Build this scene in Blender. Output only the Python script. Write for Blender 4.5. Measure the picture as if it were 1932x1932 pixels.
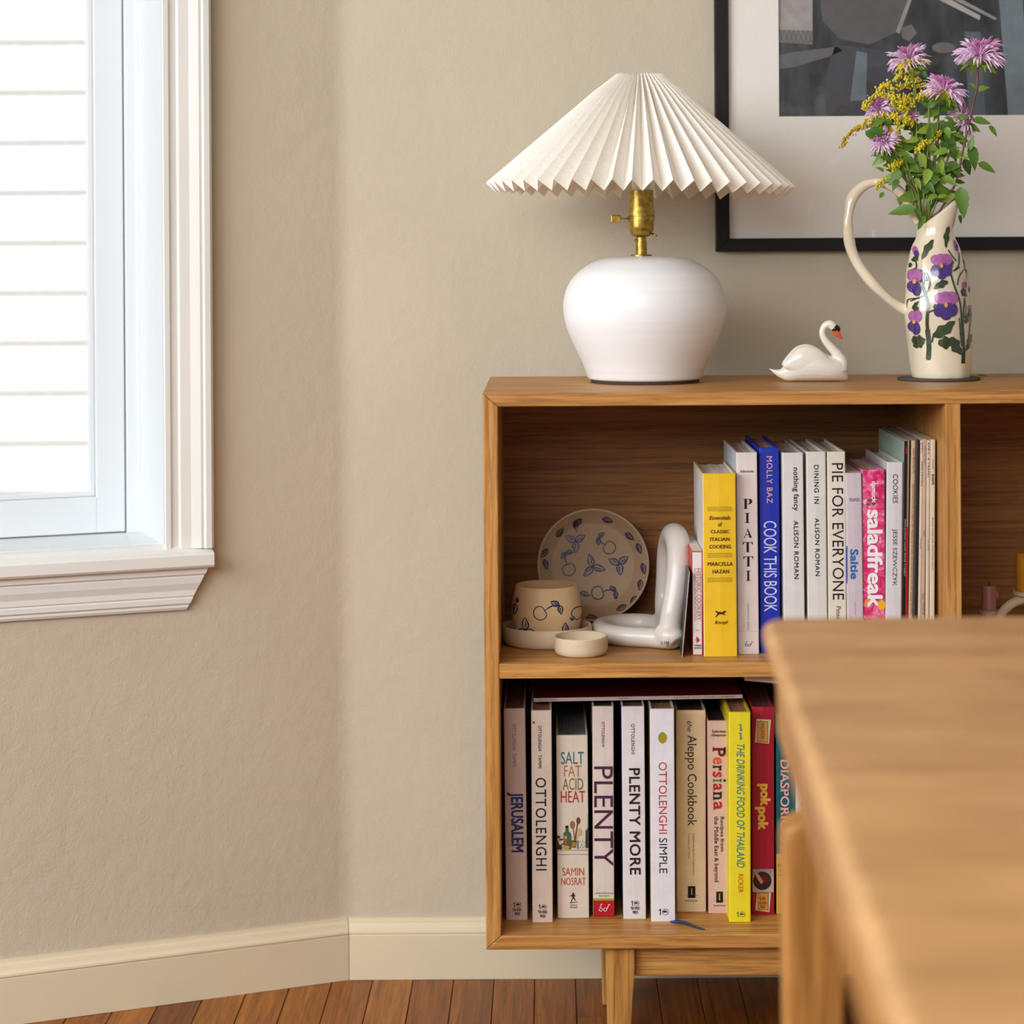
import bpy, bmesh, math, random, os
from mathutils import Vector, Matrix, noise
random.seed(7)
S = bpy.context.scene
for o in list(bpy.data.objects):
    bpy.data.objects.remove(o)

# ------------------------------------------------------------------ camera
F, VX, VY, ROLL, H = 4100.0, 1030.0, 483.0, 0.0063, 1.076   # focal length (px), eye point, eye height (m)
cam = bpy.data.cameras.new('camera')
cam.sensor_width = 36.0
cam.lens = 36.0 * F / 1932.0
cam.shift_x = (966.0 - VX) / 1932.0
cam.shift_y = -(966.0 - VY) / 1932.0
cam.clip_start = 0.05
cam.dof.use_dof = True
cam.dof.focus_distance = 2.93
cam.dof.aperture_fstop = 3.6
camo = bpy.data.objects.new('camera', cam)
S.collection.objects.link(camo)
camo.matrix_world = Matrix.Translation((0, 0, H)) @ Matrix.Rotation(math.pi/2, 4, 'X') @ Matrix.Rotation(-ROLL, 4, 'Z')
S.camera = camo

# ------------------------------------------------------------------ world, lights, exposure
S.view_settings.view_transform = 'Standard'
S.view_settings.look = 'None'
S.view_settings.gamma = 1.0
S.view_settings.use_curve_mapping = False
S.view_settings.exposure = 0.27
w = bpy.data.worlds.new('sky'); S.world = w; w.use_nodes = True
bg = w.node_tree.nodes['Background']
bg.inputs[0].default_value = (0.97, 0.985, 1.0, 1); bg.inputs[1].default_value = 0.27

def area(name, loc, target, sx, sy, power, col):
    l = bpy.data.lights.new(name, 'AREA'); l.shape = 'RECTANGLE'; l.size = sx; l.size_y = sy
    l.energy = power; l.color = col
    o = bpy.data.objects.new(name, l); S.collection.objects.link(o)
    d = Vector(target) - Vector(loc)
    o.matrix_world = Matrix.Translation(loc) @ d.to_track_quat('-Z', 'Y').to_matrix().to_4x4()
    return o
area('side_window_daylight', (-2.7, 0.5, 2.05), (0.4, 3.1, 0.9), 2.4, 1.9, 118, (0.84, 0.93, 1.0))
area('front_fill_daylight', (-1.3, -1.1, 2.35), (0.3, 3.1, 0.75), 2.6, 1.6, 88, (0.98, 0.985, 1.0))  # soft front fill added behind the camera, standing in for unseen windows
sun = bpy.data.lights.new('sun', 'SUN'); sun.energy = 5.2; sun.angle = 0.05; sun.color = (1, 0.97, 0.93)
suno = bpy.data.objects.new('sun', sun); S.collection.objects.link(suno)
suno.rotation_euler = Vector((0.25, 0.60, -0.95)).to_track_quat('-Z', 'Y').to_euler()
try:
    S.cycles.max_bounces = 8; S.cycles.transparent_max_bounces = 12; S.cycles.sample_clamp_indirect = 6.0
    S.cycles.caustics_reflective = False; S.cycles.caustics_refractive = False
except Exception:
    pass

# ------------------------------------------------------------------ geometry of the view
CAM = Vector((0, 0, H))
def P(px, py, d):
    """the point at depth d (metres from the eye) that the photograph shows at px, py"""
    u = px - VX; v = py - VY
    return Vector(((u - ROLL*v)*d/F, d, H - (v + ROLL*u)*d/F))
def depth_on(px, py, z):
    return F*(H - z)/((py - VY) + ROLL*(px - VX))

# ------------------------------------------------------------------ materials
def srgb(r, g=None, b=None):
    if g is None: r, g, b = r
    f = lambda c: ((c/255.0)/12.92 if c/255.0 <= 0.04045 else (((c/255.0)+0.055)/1.055)**2.4)
    return (f(r), f(g), f(b), 1.0)
_m = {}
def newmat(name):
    m = bpy.data.materials.new(name); m.use_nodes = True
    nt = m.node_tree; return m, nt, nt.nodes['Principled BSDF']
def N(nt, t, **k):
    n = nt.nodes.new(t)
    for a, b in k.items(): setattr(n, a, b)
    return n
def coords(nt, scale, rot=(0, 0, 0), loc=(0, 0, 0)):
    tc = N(nt, 'ShaderNodeTexCoord'); mp = N(nt, 'ShaderNodeMapping')
    mp.inputs['Scale'].default_value = scale; mp.inputs['Rotation'].default_value = rot; mp.inputs['Location'].default_value = loc
    nt.links.new(tc.outputs['Object'], mp.inputs[0]); return mp.outputs[0]
def ntex(nt, vec, scale, detail=4, rough=0.55, dist=0.0):
    n = N(nt, 'ShaderNodeTexNoise'); n.inputs['Scale'].default_value = scale; n.inputs['Detail'].default_value = detail
    n.inputs['Roughness'].default_value = rough; n.inputs['Distortion'].default_value = dist
    nt.links.new(vec, n.inputs['Vector']); return n.outputs[0]
def ramp(nt, fac, stops):
    r = N(nt, 'ShaderNodeValToRGB'); e = r.color_ramp.elements
    while len(e) < len(stops): e.new(0.5)
    for i, (p, c) in enumerate(stops): e[i].position = p; e[i].color = c
    nt.links.new(fac, r.inputs[0]); return r.outputs[0]
def mix(nt, fac, a, b, mode='MIX'):
    m = N(nt, 'ShaderNodeMix', data_type='RGBA', blend_type=mode)
    for i, v in ((0, fac), (6, a), (7, b)):
        if hasattr(v, 'is_linked') or hasattr(v, 'links'): nt.links.new(v, m.inputs[i])
        else: m.inputs[i].default_value = v
    return m.outputs[2]
def bump(nt, bsdf, h, strength, dist=0.001):
    b = N(nt, 'ShaderNodeBump'); b.inputs['Strength'].default_value = strength; b.inputs['Distance'].default_value = dist
    nt.links.new(h, b.inputs['Height']); nt.links.new(b.outputs[0], bsdf.inputs['Normal'])

def flat(col, rough=0.5, metal=0.0, spec=0.5, var=0.06, vscale=40, name=None, bmp=0.0, coat=0.0, sheen=0.0):
    key = (tuple(col), rough, metal, spec, var, vscale, bmp, coat)
    if key in _m: return _m[key]
    m, nt, b = newmat(name or 'mat_%d_%d_%d' % tuple(col[:3]))
    c = srgb(*col[:3])
    b.inputs['Roughness'].default_value = rough; b.inputs['Metallic'].default_value = metal
    b.inputs['Specular IOR Level'].default_value = spec
    if coat: b.inputs['Coat Weight'].default_value = coat; b.inputs['Coat Roughness'].default_value = 0.12
    v = coords(nt, (1, 1, 1)); n = ntex(nt, v, vscale, 3)
    lo = tuple(x*(1-var) for x in c[:3]) + (1,); hi = tuple(min(1, x*(1+var)) for x in c[:3]) + (1,)
    nt.links.new(ramp(nt, n, [(0.3, lo), (0.7, hi)]), b.inputs['Base Color'])
    if bmp: bump(nt, b, n, bmp)
    _m[key] = m; return m

def oak(axis, name, light=(213, 160, 90), dark=(176, 120, 58), rough=0.42, seed=0.0, fine=1.0, coat=0.0):
    m, nt, b = newmat(name)
    k = [58.0*fine, 58.0*fine, 58.0*fine]; k[axis] = 2.0
    v1 = coords(nt, tuple(k), loc=(seed, seed*1.7, seed*0.3))
    k2 = [260.0*fine, 260.0*fine, 260.0*fine]; k2[axis] = 9.0
    v2 = coords(nt, tuple(k2), loc=(seed, seed, seed))
    k3 = [4.0, 4.0, 4.0]; k3[axis] = 1.0
    v3 = coords(nt, tuple(k3), loc=(seed, seed, seed))
    a = ntex(nt, v1, 1.6, 5, 0.6, 0.6); c = ntex(nt, v2, 1.0, 4, 0.7, 0.2); e = ntex(nt, v3, 1.0, 2)
    L = srgb(*light); D = srgb(*dark); M = tuple((L[i]+D[i])/2 for i in range(3)) + (1,)
    base = ramp(nt, a, [(0.30, D), (0.5, M), (0.68, L)])
    pores = ramp(nt, c, [(0.38, (0.34, 0.24, 0.15, 1)), (0.54, (1, 1, 1, 1))])
    col = mix(nt, 0.55, base, pores, 'MULTIPLY')
    tone = ramp(nt, e, [(0.3, (0.90, 0.88, 0.85, 1)), (0.7, (1.06, 1.05, 1.03, 1))])
    col = mix(nt, 0.8, col, tone, 'MULTIPLY')
    nt.links.new(col, b.inputs['Base Color'])
    b.inputs['Roughness'].default_value = rough
    b.inputs['Specular IOR Level'].default_value = 0.35
    if coat: b.inputs['Coat Weight'].default_value = coat; b.inputs['Coat Roughness'].default_value = 0.3
    bump(nt, b, c, 0.10, 0.0006)
    return m
OAKX = oak(0, 'oak_grain_along_x'); OAKZ = oak(2, 'oak_grain_along_z', seed=3.1); OAKY = oak(1, 'oak_grain_along_y', seed=5.2)
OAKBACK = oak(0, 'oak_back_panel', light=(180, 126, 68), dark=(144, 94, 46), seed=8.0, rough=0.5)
TABLEX = oak(0, 'table_oak', light=(226, 180, 124), dark=(196, 144, 90), seed=12.0, rough=0.32, fine=0.45)
TABLEZ = oak(2, 'table_leg_oak', light=(200, 146, 80), dark=(156, 104, 50), seed=15.0, rough=0.4)

def plaster(name, col, rough=0.75, strength=0.6, var=0.03):
    m, nt, b = newmat(name)
    v = coords(nt, (1, 1, 1)); n1 = ntex(nt, v, 260, 3, 0.6); n2 = ntex(nt, v, 38, 4, 0.6); n3 = ntex(nt, v, 3.0, 3)
    c = srgb(*col); lo = tuple(x*(1-var) for x in c[:3])+(1,); hi = tuple(min(1, x*(1+var)) for x in c[:3])+(1,)
    nt.links.new(ramp(nt, n3, [(0.35, lo), (0.65, hi)]), b.inputs['Base Color'])
    b.inputs['Roughness'].default_value = rough; b.inputs['Specular IOR Level'].default_value = 0.3
    ad = N(nt, 'ShaderNodeMath', operation='ADD'); ml = N(nt, 'ShaderNodeMath', operation='MULTIPLY'); ml.inputs[1].default_value = 2.4
    nt.links.new(n2, ml.inputs[0]); nt.links.new(n1, ad.inputs[0]); nt.links.new(ml.outputs[0], ad.inputs[1])
    bump(nt, b, ad.outputs[0], strength, 0.0012)
    return m
WALL = plaster('wall_paint', (196, 184, 162))
TRIM = plaster('trim_paint', (218, 204, 174), rough=0.42, strength=0.16)
WTRIM = plaster('window_trim_paint', (228, 227, 221), rough=0.42, strength=0.12)
WHITE = flat((222, 226, 228), 0.35, name='window_white', var=0.0)
CEIL = plaster('ceiling_paint', (235, 230, 220))

def glassmat(name, refl=0.06, tint=(1, 1, 1, 1)):
    m = bpy.data.materials.new(name); m.use_nodes = True; nt = m.node_tree; nt.nodes.clear()
    out = N(nt, 'ShaderNodeOutputMaterial'); mx = N(nt, 'ShaderNodeMixShader'); t = N(nt, 'ShaderNodeBsdfTransparent'); g = N(nt, 'ShaderNodeBsdfGlossy')
    g.inputs['Roughness'].default_value = 0.02; t.inputs[0].default_value = tint
    lw = N(nt, 'ShaderNodeLayerWeight'); lw.inputs[0].default_value = 0.5
    pw_ = N(nt, 'ShaderNodeMath', operation='POWER'); pw_.inputs[1].default_value = 4.0; ml_ = N(nt, 'ShaderNodeMath', operation='MULTIPLY_ADD'); ml_.inputs[1].default_value = 0.6; ml_.inputs[2].default_value = 0.03
    nt.links.new(lw.outputs['Facing'], pw_.inputs[0]); nt.links.new(pw_.outputs[0], ml_.inputs[0])
    nt.links.new(ml_.outputs[0], mx.inputs[0]); nt.links.new(t.outputs[0], mx.inputs[1]); nt.links.new(g.outputs[0], mx.inputs[2])
    nt.links.new(mx.outputs[0], out.inputs[0]); return m
GLASS = glassmat('pane_glass'); 

# ------------------------------------------------------------------ object helpers
def link(o, parent=None):
    S.collection.objects.link(o)
    if parent is not None: o.parent = parent
    return o
def mesh(name, verts, faces, mat, parent=None, smooth=False, mats=None, fm=None):
    me = bpy.data.meshes.new(name); me.from_pydata([tuple(v) for v in verts], [], faces)
    for m_ in (mats or [mat]): me.materials.append(m_)
    if fm:
        for p, i in zip(me.polygons, fm): p.material_index = i
    if smooth:
        for p in me.polygons: p.use_smooth = True
    me.update()
    return link(bpy.data.objects.new(name, me), parent)
def fix(o):
    bm = bmesh.new(); bm.from_mesh(o.data); bmesh.ops.recalc_face_normals(bm, faces=bm.faces); bm.to_mesh(o.data); bm.free(); return o
def bevel(o, w, seg=2, ang=0.6):
    md = o.modifiers.new('bevel', 'BEVEL'); md.width = w; md.segments = seg; md.limit_method = 'ANGLE'; md.angle_limit = ang
    return o
def thing(name, label, cat, loc=(0, 0, 0), group=None, rot=None):
    o = bpy.data.objects.new(name, None); o.empty_display_size = 0.02; link(o)
    o.location = loc
    if rot: o.rotation_euler = rot
    o['label'] = label; o['category'] = cat
    if group: o['group'] = group
    return o
def tag(o, label=None, cat=None, group=None, kind=None):
    if label: o['label'] = label
    if cat: o['category'] = cat
    if group: o['group'] = group
    if kind: o['kind'] = kind
    return o
BF = [(0, 1, 2, 3), (4, 7, 6, 5), (0, 4, 5, 1), (1, 5, 6, 2), (2, 6, 7, 3), (3, 7, 4, 0)]
def boxv(x0, x1, y0, y1, z0, z1):
    return [(x0, y0, z0), (x0, y1, z0), (x1, y1, z0), (x1, y0, z0), (x0, y0, z1), (x0, y1, z1), (x1, y1, z1), (x1, y0, z1)]
def box(name, x0, x1, y0, y1, z0, z1, mat, parent=None, bev=0.0, seg=2):
    o = mesh(name, boxv(x0, x1, y0, y1, z0, z1), BF, mat, parent)
    if bev: bevel(o, bev, seg)
    return o
def extrude(name, prof, a, b, mat, parent=None, plane='XZ', smooth=False, ends=None):
    """prof: 2-D outline; extruded along the third axis from a to b. ends: optional per-point (a,b)"""
    def mk(p, t):
        if plane == 'XZ': return (p[0], t, p[1])
        if plane == 'YZ': return (t, p[0], p[1])
        return (p[0], p[1], t)
    n = len(prof)
    A = [mk(p, ends[i][0] if ends else a) for i, p in enumerate(prof)]; B = [mk(p, ends[i][1] if ends else b) for i, p in enumerate(prof)]
    faces = [tuple(range(n)), tuple(range(2*n-1, n-1, -1))] + [(i, (i+1) % n, n+(i+1) % n, n+i) for i in range(n)]
    o = mesh(name, A+B, faces, mat, parent); fix(o)
    if smooth:
        for p in o.data.polygons: p.use_smooth = len(p.vertices) == 4
    return o
def lathe(name, prof, mat, parent=None, c=(0, 0, 0), seg=64, smooth=True, warp=None, closed=False):
    """prof: [(r,z)] from bottom to top"""
    vs, fs = [], []
    n = len(prof)
    for i, (r, z) in enumerate(prof):
        for k in range(seg):
            a = 2*math.pi*k/seg
            p = Vector((r*math.cos(a), r*math.sin(a), z))
            if warp: p = warp(p, a, i)
            vs.append((p.x+c[0], p.y+c[1], p.z+c[2]))
    for i in range(n-1 if not closed else n):
        j = (i+1) % n
        for k in range(seg):
            k2 = (k+1) % seg
            fs.append((i*seg+k, i*seg+k2, j*seg+k2, j*seg+k))
    if not closed:
        if prof[0][0] > 1e-6: fs.append(tuple(range(seg-1, -1, -1)))
        if prof[-1][0] > 1e-6: fs.append(tuple((n-1)*seg+k for k in range(seg)))
    o = mesh(name, vs, fs, mat, parent, smooth)
    if smooth:
        for p in o.data.polygons: p.use_smooth = len(p.vertices) <= 4
        md = o.modifiers.new('edge', 'EDGE_SPLIT'); md.split_angle = 0.75
    return o
def cat(pts, n=6, closed=False):
    """Catmull-Rom through pts (tuples of any size)"""
    out = []; m = len(pts)
    rng = range(m if closed else m-1)
    for i in rng:
        p0 = pts[(i-1) % m] if (closed or i > 0) else pts[0]; p1 = pts[i]; p2 = pts[(i+1) % m]
        p3 = pts[(i+2) % m] if (closed or i+2 < m) else pts[-1]
        for k in range(n):
            t = k/n
            out.append(tuple(0.5*((2*b)+(-a+c)*t+(2*a-5*b+4*c-d)*t*t+(-a+3*b-3*c+d)*t**3) for a, b, c, d in zip(p0, p1, p2, p3)))
    if not closed: out.append(tuple(pts[-1]))
    return out
def tube_data(path, seg=10, closed=False, squash=None):
    """path: [(x,y,z,r)]"""
    vs, fs = [], []; n = len(path); up = Vector((0.13, 0.97, 0.21))
    for i, q in enumerate(path):
        p = Vector(q[:3]); a = Vector(path[(i-1) % n][:3]) if (closed or i) else p; b = Vector(path[(i+1) % n][:3]) if (closed or i < n-1) else p
        t = (b-a).normalized() if (b-a).length > 1e-9 else Vector((0, 0, 1))
        s = t.cross(up)
        if s.length < 1e-4: s = t.cross(Vector((1, 0, 0)))
        s.normalize(); u = s.cross(t).normalized(); 
        for k in range(seg):
            an = 2*math.pi*k/seg
            vs.append(p + (s*math.cos(an) + u*math.sin(an))*q[3])
    for i in range(n if closed else n-1):
        j = (i+1) % n
        for k in range(seg):
            k2 = (k+1) % seg; fs.append((i*seg+k, i*seg+k2, j*seg+k2, j*seg+k))
    if not closed:
        fs.append(tuple(range(seg-1, -1, -1))); fs.append(tuple((n-1)*seg+k for k in range(seg)))
    return vs, fs
def tube(name, path, mat, parent=None, seg=10, closed=False):
    vs, fs = tube_data(path, seg, closed)
    o = mesh(name, vs, fs, mat, parent, True); return fix(o)

class MB:
    """collects pieces into one mesh"""
    def __init__(s): s.v = []; s.f = []; s.m = []
    def add(s, vs, fs, mi=0):
        b = len(s.v); s.v += [tuple(x) for x in vs]; s.f += [tuple(b+i for i in f) for f in fs]; s.m += [mi]*len(fs)
    def box(s, *a): s.add(boxv(*a), BF)
    def build(s, name, mats, parent=None, smooth=False):
        if not isinstance(mats, (list, tuple)): mats = [mats]
        return mesh(name, s.v, s.f, None, parent, smooth, mats=list(mats), fm=s.m)

# ------------------------------------------------------------------ lettering
_tc = {}
def text_geo(s, bold=0.0, serif=False, shear=0.0, space=1.0):
    key = (s, bold, serif, shear, space)
    if key in _tc: return _tc[key]
    cu = bpy.data.curves.new('t', 'FONT'); cu.body = s; cu.size = 1.0
    cu.space_character = space; cu.resolution_u = 3; cu.fill_mode = 'FRONT'
    ob = bpy.data.objects.new('t', cu); S.collection.objects.link(ob)
    me = bpy.data.meshes.new_from_object(ob)
    vs = [(v.co.x, v.co.y) for v in me.vertices]; fs = [tuple(p.vertices) for p in me.polygons]
    if serif and vs:
        cnt = {}
        for p in me.polygons:
            for e in p.edge_keys: cnt[e] = cnt.get(e, 0)+1
        if '_h' not in _tc:
            _tc['_h'] = 1; g = lambda t, f: f(p[1] for p in text_geo(t)[0])
            _tc['_h'] = [0.0, g('E', max), g('x', max), g('p', min), g('d', max)]
        ys = _tc['_h']
        for (a, b), c in cnt.items():
            if c != 1: continue
            A, B = vs[a], vs[b]; ln = abs(A[0]-B[0])
            if abs(A[1]-B[1]) < 0.004 and 0.045 < ln < 0.20+2*bold:
                y = A[1]
                k = min(ys, key=lambda q: abs(q-y))
                if abs(k-y) < 0.04:
                    th = 0.03; x0, x1 = min(A[0], B[0])-0.06, max(A[0], B[0])+0.06
                    y0, y1 = (y, y+th) if (k == 0.0 or k < 0) else (y-th, y)
                    n = len(vs); vs += [(x0, y0), (x1, y0), (x1, y1), (x0, y1)]; fs.append((n, n+1, n+2, n+3))
    if bold > 0.002:
        v0, f0 = list(vs), list(fs); vs, fs = [], []; lay_ = 0
        for dx, dy in ((bold, 0), (-bold, 0), (0, bold*.8), (0, -bold*.8), (bold*.7, bold*.6), (-bold*.7, bold*.6), (bold*.7, -bold*.6), (-bold*.7, -bold*.6)):
            n = len(vs); lay_ += 1; vs += [(x+dx, y+dy, lay_*2e-5) for x, y in v0]; fs += [tuple(n+i for i in f) for f in f0]
    vs = [(p[0]+shear*p[1], p[1], p[2] if len(p) > 2 else 0.0) for p in vs]
    bpy.data.objects.remove(ob); bpy.data.curves.remove(cu); bpy.data.meshes.remove(me)
    _tc[key] = (vs, fs); return vs, fs
INK = {}
def ink(col): return flat(col, 0.55, spec=0.3, var=0.02, name='ink_%d_%d_%d' % tuple(col))

# ------------------------------------------------------------------ room shell
C0 = Vector((-0.303, 3.25, 0)); WD = Vector((-0.9285, -0.3714, 0)); NI = Vector((0.3714, -0.9285, 0))
WM = Matrix(((WD.x, NI.x, 0, C0.x), (WD.y, NI.y, 0, C0.y), (0, 0, 1, 0), (0, 0, 0, 1)))
def WP(px, py, n=0.0):
    """pixel -> (t, z) on the angled wall, offset n into the room"""
    r = P(px, py, 1.0) - CAM
    base = C0 + NI*n
    s = NI.dot(base)/NI.dot(Vector((r.x, r.y, 0)))
    q = CAM + r*s
    return WD.dot(q-C0), q.z
YW = 3.25; CH = 2.55
wb = mesh('wall_back', boxv(C0.x, 3.2, YW, YW+0.15, 0, CH), BF, WALL); tag(wb, 'beige painted plaster wall behind the bookcase', kind='structure')
t_in = WP(311, 900, 0.02)[0]; z_sill = WP(200, 1032, 0.0)[1]
t_out = t_in + 0.86; z_head = z_sill + 1.42
m = MB()
def wbox(t0, t1, n0, n1, z0, z1): m.box(t0, t1, n0, n1, z0, z1)
wbox(0, t_in, -0.15, 0, 0, CH); wbox(t_in, t_out, -0.15, 0, 0, z_sill-0.004); wbox(t_in, t_out, -0.15, 0, z_head, CH); wbox(t_out, 2.9, -0.15, 0, 0, CH)
wl = m.build('wall_left', WALL); wl.matrix_world = WM; tag(wl, 'beige painted plaster wall turned toward the window bay', kind='structure')
Rf = 0.07; T0 = Rf*math.tan(math.radians(10.9)); cv_ = []
for i in range(9):
    a = i/8; b_ = math.radians(21.8)*a
    # arc tangent to the back wall at x = C0.x+T0 and to the turned wall
    cx_ = C0.x+T0; cy_ = YW-Rf
    cv_.append((cx_-Rf*math.sin(b_), cy_+Rf*math.cos(b_)))
cv_ += [(C0.x-T0*0.9285-0.004, YW-T0*0.3714+0.012), (C0.x, YW+0.01), (C0.x+T0, YW+0.01)]
cf = extrude('rounded_corner', cv_, 0, CH, WALL, None, plane='XY', smooth=True); cf.parent = wb; cf.modifiers.new('e', 'EDGE_SPLIT').split_angle = 0.4
mesh('ceiling', boxv(-3.4, 3.2, -3.2, 3.45, CH, CH+0.1), BF, CEIL)['kind'] = 'structure'

# baseboards
bz = 0.0685; bt = 0.0895
bprof = [(0, 0), (0.015, 0), (0.0155, bz-0.003), (0.0145, bz), (0.017, bz+0.001), (0.0165, bz+0.004), (0.012, bz+0.008), (0.0095, bz+0.0145), (0.0045, bz+0.0165), (0.004, bt), (0, bt)]
kk = math.tan(math.radians(21.8)/2)
bb = extrude('baseboard_back', [(YW-n, z) for n, z in bprof], 0, 0, TRIM, plane='YZ', ends=[(C0.x + n*kk + 0.0008, 3.2) for n, z in bprof]); tag(bb, kind='structure')
bl = extrude('baseboard_left', [(n, z) for n, z in bprof], 0, 0, TRIM, plane='YZ', ends=[(n*kk*0 + 0.0, 2.9) for n, z in bprof])
for v in bl.data.vertices:
    if v.co.x < 0.1: v.co.x = -v.co.y*(-kk)*1.0
bl.matrix_world = WM; tag(bl, kind='structure')
fix(bl)

# floor
FL = []
for i in range(5):
    L, D = [((168, 98, 26), (120, 62, 10)), ((154, 86, 20), (108, 52, 7)), ((180, 112, 34), (134, 74, 14)), ((144, 78, 18), (96, 46, 7)), ((162, 94, 26), (112, 60, 10))][i]
    FL.append(oak(1, 'floor_oak_%d' % i, light=L, dark=D, rough=0.36, seed=i*4.3, coat=0.0))
fl = box('floor', -3.4, 3.2, -3.2, 3.45, -0.06, -0.012, flat((40, 22, 12), 0.8, name='floor_gap'))
tag(fl, 'orange brown oak strip floor', kind='structure')
pw = 0.0603; rnd = random.Random(3)
ix = 0; x = -1.35
rest = MB()
while x < 1.6:
    y = 2.05 - rnd.random()*0.3
    while y < 3.24:
        ln = 0.45 + rnd.random()*0.75; y1 = min(y+ln, 3.249)
        if y1 > 2.15:
            yy0 = max(y, 2.1)
            dz = rnd.uniform(-0.0006, 0.0002)
            # planks end on the angled wall at the left
            p = box('plank', x+0.0006, x+pw-0.0006, yy0+0.0005, y1-0.0005, -0.012, dz, FL[rnd.randrange(5)], fl, 0.0006, 1)
        y = y1 if y1 < 3.249 else 9
    x += pw
x = -3.3
while x < 3.1:
    for y0 in (-3.1, -2.3, -1.4, -0.6, 0.3, 1.2):
        rest.box(x+0.0006, x+pw-0.0006, y0+0.001, min(y0+0.9, 2.1)-0.001, -0.012, 0)
    if x < -1.36 or x > 1.6: rest.box(x+0.0006, x+pw-0.0006, 2.1, 3.249, -0.012, 0)
    x += pw
tag(rest.build('floor_boards', FL[0], fl), kind='stuff')

# ------------------------------------------------------------------ window on the angled wall
win = bpy.data.objects.new('window_1', None); link(win); win.matrix_world = WM
tag(win, 'white sash window with moulded casing, stool and apron', kind='structure')
tc0 = WP(400.5, 600, 0.02)[0]                       # outer edge of the casing
cw = t_in - tc0
cp = [(0, 0), (0, 0.022), (0.004, 0.026), (cw*0.17, 0.026), (cw*0.2, 0.021), (cw*0.26, 0.0225), (cw*0.45, 0.0165), (cw*0.66, 0.0155), (cw*0.70, 0.012), (cw*0.84, 0.0125), (cw*0.87, 0.016), (cw*0.97, 0.016), (cw, 0.013), (cw, 0)]
def casing_v(name, t0, sgn, za, zb):
    return extrude(name, [(t0 + sgn*a, b) for a, b in cp], za, zb, WTRIM, win, plane='XY')
z_st = WP(360, 1036, 0.025)[1]
casing_v('casing', tc0, 1, z_st, z_head + cw)
casing_v('casing', t_out + cw, -1, z_st, z_head + cw)
extrude('casing', [(b, z_head + cw - a) for a, b in cp], tc0, t_out+cw, WTRIM, win, plane='YZ')
# stool (inside sill board)
zs = z_sill
tend = WP(403.5, 1050, 0.03)[0]
stp = [(-0.012, zs-0.001), (0.010, zs-0.002), (0.016, zs-0.007), (0.024, zs-0.0105), (0.031, zs-0.0125), (0.033, zs-0.015), (0.033, zs-0.030), (0.030, zs-0.0335), (0.0, zs-0.0335), (-0.012, zs-0.02)]
extrude('stool', stp, tend, t_out+cw+0.01, WTRIM, win, plane='YZ')
za = zs-0.0335
app = [(0, za), (0.021, za), (0.0205, za-0.010), (0.016, za-0.0125), (0.0175, za-0.0145), (0.0165, za-0.024), (0.0125, za-0.034), (0.0125, za-0.042), (0.0105, za-0.044), (0.0120, za-0.046), (0.0115, za-0.053), (0.008, za-0.0555), (0.0085, za-0.059), (0.006, za-0.063), (0, za-0.064)]
ta = WP(394, 1066, 0.02)[0]; tb = WP(351, 1149, 0.006)[0]; kz = (tb-ta)/0.064
extrude('apron', app, 0, 0, WTRIM, win, plane='YZ', ends=[(ta + (za-z)*kz, t_out+cw-(za-z)*kz) for n, z in app])
# jamb linings and outer sill
box('jamb', t_in, t_in-0.0015+0.0, -0.165, 0.013, zs, z_head, WHITE, win) if False else None
DJ = -0.145
mesh('jamb', boxv(t_in-0.004, t_in+0.0005, DJ-0.05, 0.014, zs-0.002, z_head), BF, WHITE, win)
mesh('jamb', boxv(t_out-0.0005, t_out+0.004, DJ-0.05, 0.014, zs-0.002, z_head), BF, WHITE, win)
mesh('jamb', boxv(t_in, t_out, DJ-0.05, 0.014, z_head-0.0005, z_head+0.004), BF, WHITE, win)
mesh('window_sill', boxv(t_in, t_out, DJ-0.09, -0.010, zs-0.03, zs), BF, WHITE, win)
# sash
sn = DJ
tg = WP(181.5, 700, sn)[0]; ts1 = WP(236, 700, sn)[0]; zr1 = WP(120, 941, sn)[1]
box('side_track', t_in-0.0, ts1-0.002, sn-0.045, sn+0.000, zs, z_head, WHITE, win, 0.0012)
box('track_lip', t_in-0.001, WP(262, 700, sn)[0]+0.003, sn-0.001, sn+0.006, zs, z_head, WHITE, win, 0.001)
sash = box('sash', ts1, tg, sn-0.04, sn-0.006, zs+0.002, z_head, WHITE, win, 0.0015)
box('bottom_rail', tg-0.001, t_out-0.045, sn-0.04, sn-0.0055, zs+0.002, zr1, WHITE, sash, 0.0015)
box('stile', t_out-0.05, t_out-0.002, sn-0.04, sn-0.006, zs+0.002, z_head, WHITE, sash, 0.0015)
box('glazing_bead', tg, t_out-0.05, sn-0.02, sn-0.012, zr1, zr1+0.0085, WHITE, sash, 0.002)
box('glazing_bead', tg, tg+0.010, sn-0.024, sn-0.014, zr1, z_head, WHITE, sash, 0.002)
mesh('pane', boxv(tg, t_out-0.05, sn-0.026, sn-0.023, zr1, z_head), BF, GLASS, sash)

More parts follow.
